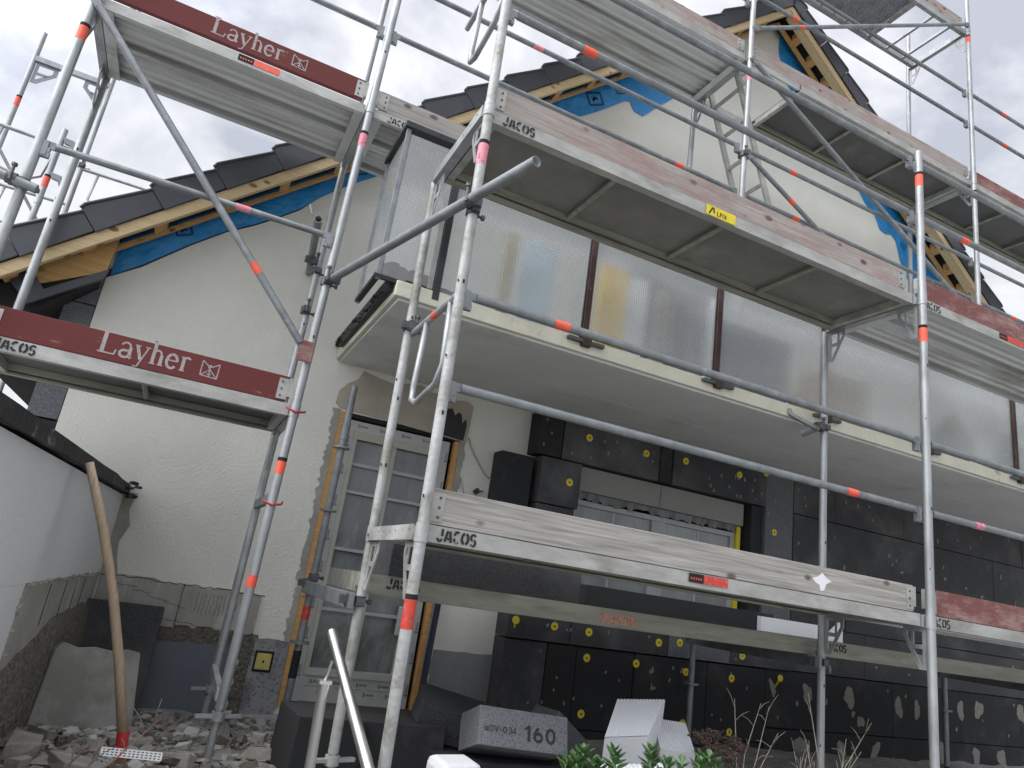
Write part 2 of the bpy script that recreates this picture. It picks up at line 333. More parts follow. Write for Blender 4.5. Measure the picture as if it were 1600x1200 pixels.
WORLDLOC = {}
def attach(o, parent):
    o.parent = parent
    o.matrix_parent_inverse = Matrix.Translation(-WORLDLOC.get(parent.name, V()))
def tag(o, label=None, cat=None, group=None, kind=None):
    if label: o['label'] = label
    if cat: o['category'] = cat
    if group: o['group'] = group
    if kind: o['kind'] = kind
    return o
def thing(name, label, cat, loc=(0, 0, 0), group=None):
    o = bpy.data.objects.new(name, None); COL.objects.link(o)
    o.location = loc; o.empty_display_size = .2
    WORLDLOC[o.name] = V(loc)
    return tag(o, label, cat, group)

# ------------------------------------------------------------------ lettering (own strokes)
X_, Y_, Z_ = V((1, 0, 0)), V((0, 1, 0)), V((0, 0, 1))
def arc(cx, cy, rx, ry, a0, a1, n=10): return [(cx + rx * math.cos(R(a0 + (a1 - a0) * i / n)), cy + ry * math.sin(R(a0 + (a1 - a0) * i / n))) for i in range(n + 1)]
SERIF = {  # strokes: (points, width)
 'L': ([([(.16, 0), (.16, 1)], .15), ([(0, .97), (.34, .97)], .05), ([(0, .03), (.66, .03)], .06), ([(.62, 0), (.68, .24)], .06)], .78),
 'a': ([(arc(.24, .44, .18, .2, 160, 0), .07), ([(.43, .46), (.43, .08), (.52, .02)], .13), (arc(.24, .16, .19, .15, 60, 330), .1), ([(.42, .34), (.26, .30)], .06)], .60),
 'y': ([([(.06, .62), (.28, .06)], .12), ([(.50, .62), (.22, -.24), (.06, -.26)], .06), ([(-.02, .63), (.2, .63)], .05), ([(.38, .63), (.58, .63)], .05)], .62),
 'h': ([([(.13, 0), (.13, 1.02)], .13), ([(.02, .98), (.14, .98)], .06), (arc(.28, .42, .16, .2, 160, 0), .08), ([(.45, .44), (.45, 0)], .13), ([(.02, .02), (.25, .02)], .05), ([(.34, .02), (.57, .02)], .05)], .64),
 'e': ([(arc(.25, .31, .21, .3, 5, 320, 16), .11), ([(.06, .34), (.46, .34)], .06)], .58),
 'r': ([([(.13, 0), (.13, .62)], .13), ([(.02, .6), (.14, .6)], .05), (arc(.28, .44, .15, .17, 150, 40), .09), ([(.02, .02), (.26, .02)], .05)], .48)}
STENCIL = {
 'J': ([([(.42, 1), (.42, .42)], .2), (arc(.24, .3, .2, .3, -20, -165), .18)], .62),
 'A': ([([(.08, 0), (.26, .9)], .2), ([(.62, 0), (.46, .9)], .2), ([(.24, .28), (.46, .28)], .14)], .78),
 'C': ([(arc(.34, .5, .26, .42, 60, 165), .2), (arc(.34, .5, .26, .42, 195, 300), .2)], .68),
 'O': ([(arc(.36, .5, .26, .42, 100, 260), .22), (arc(.40, .5, .26, .42, -80, 80), .22)], .82),
 'S': ([(arc(.3, .70, .22, .24, 30, 255), .19), (arc(.3, .27, .22, .25, 75, -150), .19)], .64)}
SANS = {
 'L': ([([(.1, 1), (.1, .0)], .19), ([(.1, .09), (.55, .09)], .18)], .66),
 'F': ([([(.1, 0), (.1, 1)], .19), ([(.1, .91), (.56, .91)], .18), ([(.1, .5), (.48, .5)], .17)], .66),
 'I': ([([(.1, 0), (.1, 1)], .2)], .34),
 'X': ([([(.05, 0), (.58, 1)], .18), ([(.58, 0), (.05, 1)], .18)], .72),
 '1': ([([(.28, 0), (.28, 1)], .22), ([(.26, .92), (.04, .74)], .16)], .52),
 '6': ([(arc(.32, .32, .22, .24, 0, 360, 18), .2), (arc(.52, .34, .42, .58, 178, 112), .2)], .74),
 '0': ([(arc(.33, .5, .23, .4, 0, 360, 22), .2)], .78),
 'W': ([([(.02, 1), (.2, 0)], .13), ([(.2, 0), (.36, .8)], .11), ([(.36, .8), (.52, 0)], .13), ([(.52, 0), (.7, 1)], .11)], .84),
 'D': ([([(.1, 0), (.1, 1)], .14), (arc(.14, .5, .40, .44, 90, -90), .14)], .68),
 'V': ([([(.04, 1), (.3, 0)], .14), ([(.3, 0), (.56, 1)], .14)], .68),
 '-': ([([(.06, .45), (.34, .45)], .14)], .46),
 '3': ([(arc(.26, .72, .22, .21, 140, -85), .14), (arc(.26, .27, .25, .23, 85, -140), .14)], .62),
 '4': ([([(.44, 0), (.44, 1)], .14), ([(.44, .97), (.04, .3)], .13), ([(.03, .28), (.6, .28)], .13)], .7)}
def stroke(mb, pts, w, O, U, Wv, N, h, t, m):
    P = [V((p[0], p[1], 0)) for p in pts]
    L_, R_ = [], []
    for i, p in enumerate(P):
        d = (P[min(i + 1, len(P) - 1)] - P[max(i - 1, 0)]).normalized(); n = V((-d.y, d.x, 0)) * (w / 2)
        L_.append(p + n); R_.append(p - n)
    for i in range(len(P) - 1):
        q = [L_[i], R_[i], R_[i + 1], L_[i + 1]]
        n = mb.add([O + U * (a.x * h) + Wv * (a.y * h) + N * t for a in q]); mb.face([n, n + 1, n + 2, n + 3], m)
def letters(mb, text, font, O, U, Wv, N, h, t=.0015, m=0, squeeze=1.0):
    x = 0
    for ch in text:
        if ch == ' ': x += .4; continue
        st, adv = font[ch]
        for i, (pts, w) in enumerate(st):
            stroke(mb, [((p[0] + x) * squeeze, p[1]) for p in pts], w, O, U, Wv, N, h, t + i * .0002, m)
        x += adv
    return x * squeeze * h
def ship_mark(mb, O, U, Wv, N, s, t, m):
    for i, (a, b) in enumerate((((0, .05), (0, 1)), ((1, 0), (1, .95)), ((0, 1), (.5, .62)), ((.5, .62), (1, .95)), ((0, .06), (1, .0)), ((.02, .05), (.5, .5)), ((.5, .5), (.98, .02)), ((.5, .5), (.3, .8)), ((.5, .5), (.5, .05)), ((.36, .2), (.64, .18)))):
        stroke(mb, [a, b], .07, O, U, Wv, N, s, t + i * .0002, m)
    stroke(mb, arc(.5, .72, .05, .05, 0, 360, 8), .08, O, U, Wv, N, s, t + .003, m)
NEGY = V((0, -1, 0))

# ------------------------------------------------------------------ ground
def gz(x, y):
    z = -1.30 + .02 * max(0, min(1, (x + .2) / .5))
    if y < -.6: z -= min(.6, (-.6 - y) * .35)
    k = max(0, 1 - ((x + 1.15) / .65) ** 2) * max(0, 1 - ((y - .75) / .9) ** 2)
    return z + .13 * k
def grid_sheet(mb, xs, ys, zf, m=0):
    n = mb.add([(x, y, zf(x, y)) for y in ys for x in xs]); w = len(xs)
    for j in range(len(ys) - 1):
        for i in range(w - 1): mb.face([n + j * w + i, n + j * w + i + 1, n + (j + 1) * w + i + 1, n + (j + 1) * w + i], m, True)
g = MB()
rg = random.Random(3)
xs = [-600, -200, -60, -20, -8] + [-4 + .16 * i for i in range(76)] + [9, 12, 20, 60, 200, 600]
ys = [-600, -200, -60, -20, -8, -5] + [-3 + .16 * i for i in range(36)] + [3.2, 8, 20, 60, 200, 600]
grid_sheet(g, xs, ys, lambda x, y: gz(x, y) + (rg.uniform(-.02, .02) if abs(x) < 8 and -3 < y < 2.3 else 0))
tag(g.build('ground', GROUND), kind='structure')

# ------------------------------------------------------------------ house
WY = 2.38          # outer face of the gable wall
eL = lambda x: 1.12 + .88 * (x + 2.166)
eR = lambda x: 5.95 - .806 * (x - 4.68)
APX = 3.972; APZ = eL(APX)
house = thing('house', 'white gabled house under renovation with balcony, black foam insulation boards and dark tiled roof', 'house', (4, 6, -1.27))
# wall with a door, a window and a balcony door opening
mb = MB()
xcs = [-1.68, .07, .97, 2.0, 2.25, 3.35, 3.84, 9.6]
zcs = [-1.6, -1.22, -.42, .76, .78, 1.27, 2.95, 3.05]
def is_open(x0, x1, z0, z1):
    xm, zm = (x0 + x1) / 2, (z0 + z1) / 2
    return (.07 < xm < .97 and -1.22 < zm < .78) or (2.0 < xm < 3.84 and -.42 < zm < .76) or (2.25 < xm < 3.35 and 1.27 < zm < 2.95)
for i in range(len(xcs) - 1):
    for j in range(len(zcs) - 1):
        x0, x1, z0, z1 = xcs[i], xcs[i + 1], zcs[j], zcs[j + 1]
        if is_open(x0, x1, z0, z1): continue
        lim = lambda x: min(eL(x), eR(x)) + .02
        pol = [(x0, z0), (x1, z0), (x1, min(z1, lim(x1))), (x0, min(z1, lim(x0)))]
        if pol[2][1] <= z0 and pol[3][1] <= z0: continue
        if pol[3][1] <= z0:
            xx = x0 + (z0 - lim(x0)) / .88; pol = [(xx, z0), (x1, z0), (x1, min(z1, lim(x1)))]
            if lim(x1) > z1: pol = [(xx, z0), (x1, z0), (x1, z1), (x0 + (z1 - lim(x0)) / .88, z1)]
        elif pol[2][1] <= z0:
            xx = x1 - (z0 - lim(x1)) / .806; pol = [(x0, z0), (xx, z0), (x0, pol[3][1])] if lim(x0) < z1 else [(x0, z0), (xx, z0), (x1 - (z1 - lim(x1)) / .806, z1), (x0, z1)]
        elif lim(x0) < z1 and lim(x1) > z1:
            pol = [(x0, z0), (x1, z0), (x1, z1), (x0 + (z1 - lim(x0)) / .88, z1), (x0, lim(x0))]
        elif lim(x1) < z1 and lim(x0) > z1:
            pol = [(x0, z0), (x1, z0), (x1, lim(x1)), (x1 - (z1 - lim(x1)) / .806, z1), (x0, z1)]
        mb.prism(pol, (0, WY, 0), X_, Z_, Y_, .3)
zt = 3.05
xl = -2.166 + (zt - .02 - 1.12) / .88; xr = 4.68 + (5.95 + .02 - zt) / .806
mb.prism([(xl, zt), (xr, zt), (APX, APZ + .02)], (0, WY, 0), X_, Z_, Y_, .3)
# side and back walls
mb.box(-1.68, -1.4, WY + .3, 12, -1.6, 1.5); mb.box(9.3, 9.6, WY + .3, 12, -1.6, 1.9); mb.box(-1.4, 9.3, 11.7, 12, -1.6, 1.9)
mb.build('wall', STUCCO, house)

# base bands along the wall foot
mb = MB()
def wobble_poly(x0, x1, z0, z1, step=.06, amp=.012, seed=1, top=True, bottom=True, sides=.008):
    r_ = random.Random(seed); n = max(2, int((x1 - x0) / step)); k = max(2, int((z1 - z0) / step))
    p = [(x0 + (x1 - x0) * i / n, z0 + (r_.uniform(-amp, amp) if bottom else 0)) for i in range(n + 1)]
    p += [(x1 + r_.uniform(-sides, sides), z0 + (z1 - z0) * i / k) for i in range(1, k)]
    p += [(x1 - (x1 - x0) * i / n, z1 + (r_.uniform(-amp, amp) if top else 0)) for i in range(n + 1)]
    p += [(x0 + r_.uniform(-sides, sides), z1 - (z1 - z0) * i / k) for i in range(1, k)]
    return p
for k, (a, b) in enumerate(((-1.2, -.72), (-.715, -.24))):
    MBx = MB(); MBx.prism(wobble_poly(a, b, -.83 + .02 * k, -.555, seed=4 + k, amp=.015), (0, WY, 0), X_, Z_, NEGY, .012)
    MBx.build('plinth_patch', ADH, house)
CRK = mat('crack_shadow', (.06, .056, .05), .95); r_ = random.Random(14)
def crack(x0, z0, dx, dz, n, w):
    p = [(x0 + dx * i / n + r_.uniform(-.006, .006), z0 + dz * i / n + r_.uniform(-.006, .006)) for i in range(n + 1)]
    t = MB(); stroke(t, p, w, V((0, WY - .0125, 0)), X_, Z_, NEGY, 1, 0, 0); t.build('plaster_crack', CRK, house)
for i in range(9): crack(-1.12 + .11 * (i % 4) + r_.uniform(-.03, .03), -.60 - .026 * i, r_.uniform(.08, .2), r_.uniform(-.03, .0), 8, .003)
for i in range(11): crack(-.62 + .024 * i, -.60 + r_.uniform(-.01, .01), -.006, -.13, 5, .0025)
crack(-1.2, -.555, .98, -.012, 40, .006); crack(-.717, -.56, -.006, -.25, 8, .005)
MB().prism([(-1.25, -.06), (-1.13, -.05), (-1.15, -.16), (-1.12, -.25), (-1.155, -.36), (-1.14, -.45), (-1.11, -.55), (-1.25, -.57)], (0, WY, 0), X_, Z_, NEGY, .010).build('bare_patch', CONC, house)
MB().prism(wobble_poly(-1.22, -.235, -.93, -.80, seed=8, amp=.02), (0, WY, 0), X_, Z_, NEGY, .007).build('plinth_patch', SOIL, house)
MB().prism(wobble_poly(-.30, -.2, -1.3, -.80, seed=28, amp=.02, sides=.02), (0, WY, 0), X_, Z_, NEGY, .009).build('plinth_patch', SOIL, house)
MB().prism(wobble_poly(-.92, -.30, -1.3, -.905, seed=9, amp=.006), (0, WY, 0), X_, Z_, NEGY, .013).build('foundation_coating', BLUEGREY, house)
MB().prism(wobble_poly(-.215, .0, -1.3, -.835, seed=10, amp=.006), (0, WY, 0), X_, Z_, NEGY, .016).build('plinth_patch', PLINTH, house)
o = MB().prism(wobble_poly(1.03, 1.6, -1.3, -.78, seed=11, amp=.006), (0, WY, 0), X_, Z_, NEGY, .016).build('plinth_patch', mat('smooth_grey_plinth', (.25, .255, .26), .9, 0, .2, 5, bump=.3, bscale=40, stain=(.36, .36, .35), stain_scale=2, stain_lo=.6, stain_hi=.75, stretch=(2, 1, .5)), house)
bx = MB(); bx.box(-.195, -.075, WY - .026, WY - .014, -1.035, -.905); b_ = bx.build('socket_box', DARK, house, bevel=.012, seg=3)
bx = MB(); bx.box(-.182, -.088, WY - .032, WY - .024, -1.02, -.92); bx.tube((-.135, WY - .034, -.97), (-.135, WY - .03, -.97), .008, 10, 1); bx.build('box_cover', [SOCKET, DARK], b_, bevel=.008, seg=2)

VEIL = mat('film_veiled_pvc', (.36, .375, .365), .45, 0, .15, 8)
# ---- door: reveal, taped frame, filmed panes
d_ = MB()
d_.box(.07, .97, WY + .16, WY + .2, -1.22, .78)     # backing
door = d_.build('door', DARK, house)
f = MB()
y0, y1 = WY + .02, WY + .09
f.box(.085, .145, y0, y1, -1.2, .735); f.box(.80, .90, y0, y1, -1.2, .735); f.box(.145, .80, y0, y1, .66, .735); f.box(.145, .80, y0, y1, -1.2, -1.03)
f.box(.145, .175, y0 - .012, y1, -1.03, .66, 1); f.box(.76, .80, y0 - .012, y1, -1.03, .66, 1); f.box(.175, .76, y0 - .012, y1, .60, .66, 1); f.box(.175, .76, y0 - .012, y1, -1.03, -.985)
f.box(.455, .485, y0 - .004, y1, -.985, .60, 1)
FR = f
MB().box(.175, .455, y0 + .03, y0 + .045, -.985, .6).build('pane', FILM, door)
MB().box(.485, .76, y0 + .03, y0 + .045, -.985, .6).build('pane', FILM, door)
for z in (.205, -.20, -.61):
    t = MB(); t.box(.17, .457, y0 - .006, y0 + .02, z, z + .022); t.box(.483, .765, y0 - .006, y0 + .02, z, z + .022); t.build('glazing_bar', VEIL, door)
t = MB(); t.box(.175, .76, y0 + .005, y0 + .022, .405, .43); t.build('glazing_bar', VEIL, door)
# printed protection tape on the frame: little word blocks and rings
t = f; r_ = random.Random(5)
def tapemark(x, z, vert, yy=None):
    yy = WY + .0185 if yy is None else yy
    U, Wv = (Z_, -X_) if vert else (X_, Z_)
    O = V((x, yy, z))
    stroke(t, arc(0, 0, .5, .5, 90, -90, 8), .22, O, U, Wv, NEGY, .022, 0, 2); stroke(t, [(0, .5), (0, -.5)], .2, O, U, Wv, NEGY, .022, .0004, 2)
    for i in range(6): stroke(t, [(1 + i * .42, -.3), (1 + i * .42 + .0, .3)], .26 if i % 2 else .18, O, U, Wv, NEGY, .022, 0, 2)
for i in range(9): tapemark(.885, -1.12 + i * .21 + r_.uniform(-.02, .02), True)
for i in range(8): tapemark(.115, -1.05 + i * .23 + r_.uniform(-.02, .02), True)
for i in range(4): tapemark(.17 + i * .17, .70, False)
for k, zz in enumerate((-1.07, -1.13)):
    for i in range(4): tapemark(.2 + i * .16 + .06 * k, zz, False)
for i in range(3):
    for zz in (-1.10,): stroke(t, [(0, 0), (8, 0)], .1, V((.16 + i * .22, WY + .0185, zz)), X_, Z_, NEGY, .022, 0, 2)
f.build('door_frame', [PVC, PVCC, DINK], door)
MB().box(.72, .75, WY - .02, y0, -.72, -.52).build('door_handle', PVC, door, bevel=.006)
MB().box(.015, .06, WY - .012, WY + .06, -1.24, .775).build('door_batten', WORANGE, door)
MB().box(.93, .965, WY - .008, WY + .06, -1.24, .75).build('door_batten', WORANGE, door)
# rough reveal edge and bare lintel
def strip_poly(x0, x1, z0, z1, amp, seed, side):
    r_ = random.Random(seed); n = int((z1 - z0) / .022); a = [(x0 + (r_.uniform(-amp, amp) if side in 'lb' else 0), z0 + (z1 - z0) * i / n) for i in range(n + 1)]
    b = [(x1 + (r_.uniform(-amp, amp) if side in 'rb' else 0), z1 - (z1 - z0) * i / n) for i in range(n + 1)]
    return a + b
MB().prism(strip_poly(-.035, .014, -1.25, .79, .013, 3, 'l'), (0, WY, 0), X_, Z_, NEGY, .006).build('broken_edge', CONC, door)
MB().prism(strip_poly(.968, 1.02, -1.25, .80, .010, 4, 'r'), (0, WY, 0), X_, Z_, NEGY, .006).build('broken_edge', CONC, door)
lint = [(.0, .80), (.93, .76), (1.02, .76), (1.03, .93), (1.035, 1.06), (.97, 1.09), (.88, 1.07), (.80, 1.095), (.66, 1.085), (.58, 1.12), (.45, 1.10), (.36, 1.075), (.25, 1.09), (.12, 1.115), (.09, 1.04), (.02, .99), (-.03, .92), (-.035, .83)]
MB().prism(lint, (0, WY, 0), X_, Z_, NEGY, .009).build('bare_lintel', mat('bare_cement_lintel', (.40, .375, .30), .95, 0, .2, 6, bump=.4, bscale=30, stain=(.42, .28, .18), stain_scale=3, stain_lo=.63, stain_hi=.75), door)
tar = [(.80, .775), (.99, .765), (.995, .80), (1.0, .90), (.985, .94), (.96, .90), (.945, .965), (.92, .985), (.89, .95), (.86, 1.0), (.83, .99), (.80, 1.01)]
MB().prism(tar, (0, WY - .009, 0), X_, Z_, NEGY, .004).build('tar_patch', BLACKP, door)
MB().box(.07, .97, WY + .0, WY + .16, .748, .775).build('lintel_gap', DARK, door)

# ---- window with roller-shutter box
wn_ = MB(); wn_.box(2.0, 3.84, WY + .2, WY + .24, -.42, .76); win = wn_.build('window', DARK, house)
t = MB(); t.box(2.0, 3.79, WY - .11, WY + .05, .565, .765); t.box(2.84, 2.846, WY - .112, WY - .10, .57, .76, 1)
t.build('shutter_box', [SHUTTER, DARK], win, bevel=.004)
t = MB()
t.box(2.0, 3.75, WY - .05, WY + .02, .455, .50); t.box(2.0, 2.05, WY - .05, WY + .02, -.42, .455); t.box(3.70, 3.75, WY - .05, WY + .02, -.42, .455); t.box(2.05, 3.70, WY - .05, WY + .02, -.42, -.37)
t.box(2.82, 2.97, WY - .055, WY + .02, -.37, .455); t.box(2.42, 2.445, WY - .035, WY + .02, -.37, .455); t.box(3.33, 3.355, WY - .035, WY + .02, -.37, .455)
t.build('window_frame', VEIL, win, bevel=.004)
MB().box(2.05, 2.82, WY - .03, WY - .01, -.37, .455).build('pane', FILMW, win)
MB().box(2.97, 3.70, WY - .03, WY - .01, -.37, .455).build('pane', FILMW, win)
t = MB(); r_ = random.Random(8)                     # bunched film under the shutter box
n = 60
a = t.add([(2.0 + 1.78 * i / n, WY - .075 + r_.uniform(-.012, .012), .565) for i in range(n + 1)])
b = t.add([(2.0 + 1.78 * i / n, WY - .062 + r_.uniform(-.012, .012), .505 + r_.uniform(-.02, .02)) for i in range(n + 1)])
for i in range(n): t.face([a + i, a + i + 1, b + i + 1, b + i], 0, True)
t.build('window_film', mat('clear_creased_film', (.13, .135, .135), .25, 0, .5, 30, stretch=(5, 1, .5), spec=.8), win)
MB().box(3.755, 3.80, WY - .07, WY + .02, -.42, .56).build('edge_tape', YELLOW, win)

# ---- balcony door seen through the glass
bd = MB(); bd.box(2.25, 3.35, WY + .1, WY + .14, 1.27, 2.95); bdo = bd.build('balcony_door', mat('dark_door_glass', (.03, .04, .055), .1, 0, .2, 3, spec=.8), house)
t = MB(); t.box(2.25, 2.33, WY + .02, WY + .1, 1.27, 2.95); t.box(3.27, 3.35, WY + .02, WY + .1, 1.27, 2.95); t.box(2.76, 2.84, WY + .02, WY + .1, 1.27, 2.95); t.box(2.33, 2.76, WY + .02, WY + .1, 2.87, 2.95); t.box(2.84, 3.27, WY + .02, WY + .1, 2.87, 2.95)
t.build('door_frame', PVCC, bdo)

# ---- insulation boards glued to the wall
IY = 2.20
def board(x0, x1, z0, z1, m=EPS, y=IY, y1=WY - .002, patches=(), gap=.0025, jit=True):
    mb = MB(); dy = random.uniform(-.006, .006) if jit else 0; gap = random.uniform(.0012, .0042)
    mb.box(x0 + gap, x1 - gap, y + dy, y1, z0 + gap, z1 - gap)
    for k, (cx, cz, rx, rz) in enumerate(patches):
        r_ = random.Random(int(cx * 977 + cz * 331)); n = 22; ph = r_.uniform(-.4, .4); ka, kb, kc = r_.uniform(0, 6.28), r_.uniform(0, 6.28), r_.uniform(.06, .2)
        pol = []
        for i in range(n):
            a = 2 * math.pi * i / n; k_ = (abs(math.cos(a)) ** 3.2 + abs(math.sin(a)) ** 3.2) ** (-1 / 3.2) * (.92 + kc * math.sin(2 * a + ka) + .12 * math.sin(3 * a + kb) + r_.uniform(-.11, .09))
            u, w = rx * k_ * math.cos(a), rz * k_ * math.sin(a)
            pol.append((cx + u * math.cos(ph) - w * math.sin(ph), cz + u * math.sin(ph) + w * math.cos(ph)))
        mb.prism(pol, (0, y + dy, 0), X_, Z_, NEGY, .003 + .0007 * k, 1)
    o = mb.build('insulation_board', [m, FILLER], house)
    return (x0, x1, z0, z1, y + dy, o)
def smears(x0, x1, z0, z1, n, seed, s=.02):
    r_ = random.Random(seed)
    return [(r_.uniform(x0, x1), r_.uniform(z0, z1), r_.uniform(.006, s), r_.uniform(.01, s * 1.6)) for _ in range(n)]
B = []
B.append(board(1.56, 1.78, .775, 1.125, EPSB, y=2.205, patches=smears(1.6, 1.75, .85, 1.1, 3, 1, .008)))
B.append(board(1.79, 2.755, .775, 1.125, EPS, patches=smears(1.85, 2.72, .83, 1.02, 9, 2, .013)))
B.append(board(2.765, 2.895, .775, 1.125, EPSB, y=2.206))
B.append(board(2.90, 3.985, .775, 1.125, EPS, patches=smears(3.1, 3.95, .80, 1.0, 14, 3, .012)))
B.append(board(1.27, 1.55, .30, .735, EPSB, y=2.215))
B.append(board(1.60, 1.97, .39, .755, EPS, y=2.17))
B.append(board(1.60, 1.95, .0, .385, EPS, y=2.175))
B.append(board(1.60, 1.95, -.42, -.005, EPSG, y=2.18))
B.append(board(1.86, 2.6, -.02, .10, EPSB, y=2.21) if False else board(1.50, 1.60, -.44, .29, EPSB, y=2.215))
B.append(board(3.985, 4.33, .30, 1.125, EPSG, y=2.198, patches=smears(4.0, 4.3, .5, 1.05, 6, 4, .012)))
B.append(board(3.985, 4.33, -.44, .295, EPSG, y=2.198))
B.append(board(3.845, 3.98, -.44, .77, EPSB, y=2.225))
for a, b, sd_ in ((1.50, 2.03, 5), (2.035, 2.96, 6), (2.965, 3.62, 7), (3.625, 4.33, 8)):
    B.append(board(a, b, -.625, -.455, EPS if sd_ != 7 else EPSG, y=2.175, patches=smears(a, b, -.62, -.47, 3, sd_, .01)))
for a, b, sd_ in ((1.50, 1.86, 15), (1.865, 2.12, 16), (2.125, 2.66, 17), (2.665, 3.40, 18), (3.405, 4.05, 19)):
    pt = smears(2.7, 3.35, -.95, -.66, 9, sd_, .014) if sd_ == 18 else smears(a, b, -1.2, -.7, 4, sd_, .009)
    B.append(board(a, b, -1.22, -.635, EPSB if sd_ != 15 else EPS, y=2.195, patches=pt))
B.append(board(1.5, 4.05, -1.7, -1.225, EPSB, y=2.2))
# right-hand field, rows of full boards with filler daubs
rows = [(.78, 1.125), (.28, .775), (-.22, .275), (-.62, -.225), (-1.10, -.625), (-1.7, -1.105)]
daubs = {4: [(4.14, -.78, .03, .075), (4.56, -.80, .05, .09), (5.09, -.79, .07, .085), (5.24, -.99, .035, .05), (5.14, -.93, .02, .03), (5.76, -.83, .055, .12), (6.02, -.84, .04, .11), (6.68, -.80, .055, .09), (6.97, -.78, .07, .12), (7.68, -.77, .07, .09)],
         5: [(4.49, -1.25, .10, .10), (5.43, -1.24, .05, .11), (5.0, -1.25, .05, .12), (6.38, -1.2, .04, .13), (6.9, -1.22, .06, .12), (7.31, -1.22, .07, .10), (8.0, -1.2, .07, .1)]}
for ri, (z0, z1) in enumerate(rows):
    x = 4.335 if z0 > -.7 and ri != 4 else 4.055
    off = (.55, 1.0, .7, .95, .62, .8)[ri]; first = True
    while x < 9.6:
        x1 = min(9.6, x + (off if first else 1.0)); first = False
        pt = [p for p in daubs.get(ri, []) if x < p[0] <= x1]
        pt = [(p[0], p[1], max(p[2], .045), min(p[3], .09)) if p[2] > .03 else p for p in pt]
        pt += smears(x + .05, x1 - .05, z0 + .05, z1 - .05, 4 if ri < 4 else 3, int(x * 100) + ri, .022 if ri in (1, 3) else .016)
        if ri == 4: pt = [(p[0], p[1], p[2], p[3]) for p in pt]
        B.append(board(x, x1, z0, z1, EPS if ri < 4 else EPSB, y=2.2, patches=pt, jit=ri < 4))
        x = x1
# anchors: yellow perforated plates
anch = [(2.03, 1.0), (2.61, .99), (3.03, 1.01), (3.65, 1.01), (3.97, 1.09), (1.87, .59), (4.10, .56), (1.86, -.20), (1.89, -.51), (2.20, -.52), (2.87, -.53), (3.08, -.51), (3.76, -.55), (2.22, -.71), (2.68, -.71), (3.18, -.73), (3.67, -.74), (2.22, -1.11), (3.18, -1.12), (3.67, -1.16), (4.06, -.27)]
for x, z in anch:
    best = next((b for b in B if b[0] <= x <= b[1] and b[2] <= z <= b[3]), None)
    if best is None: continue
    y = best[4]; t = MB()
    for i in range(12):
        a = 2 * math.pi * i / 12; a2 = a + .34
        t.prism([(x + .019 * math.cos(a), z + .019 * math.sin(a)), (x + .031 * math.cos(a - .09), z + .031 * math.sin(a - .09)), (x + .031 * math.cos(a2 + .09), z + .031 * math.sin(a2 + .09)), (x + .019 * math.cos(a2), z + .019 * math.sin(a2))], (0, y, 0), X_, Z_, NEGY, .003)
    t.prism([(x + .031 * math.cos(2 * math.pi * i / 24), z + .031 * math.sin(2 * math.pi * i / 24)) for i in range(24)], (0, y, 0), X_, Z_, NEGY, .0015)
    t.prism([(x + .021 * math.cos(2 * math.pi * i / 16), z + .021 * math.sin(2 * math.pi * i / 16)) for i in range(16)], (0, y - .0015, 0), X_, Z_, NEGY, .0025)
    t.prism([(x + .008 * math.cos(2 * math.pi * i / 10), z + .008 * math.sin(2 * math.pi * i / 10)) for i in range(10)], (0, y - .004, 0), X_, Z_, NEGY, .001, 1)
    t.build('insulation_anchor', [YELLOW, DARK], best[5])
for x, z, dx, dz in ((1.54, -.50, .03, -.10), (4.16, -.69, .012, -.09)):   # loose anchors stuck half in
    best = next(b for b in B if b[0] <= x <= b[1] and b[2] <= z + dz <= b[3] or b[0] <= x <= b[1] and b[2] <= z <= b[3])
    t = MB(); t.tube((x, IY - .07, z), (x, IY - .066, z), .03, 14); t.tube((x, IY - .066, z), (x + dx, IY + .01, z + dz), .008, 8); t.build('insulation_anchor', YELLOW, best[5])
# insulation on the left side wall
for z0, z1 in ((-.15, .30), (.31, .80), (.805, 1.08), (1.085, 1.35)):
    t = MB(); t.box(-1.855, -1.685, WY + .0, WY + 1.0, z0, z1 - .004); t.build('insulation_board', EPSG if z0 > .3 else EPSB, house)
    t = MB(); t.box(-1.855, -1.685, WY + 1.005, WY + 5, z0, z1 - .004); t.build('insulation_board', EPS, house)

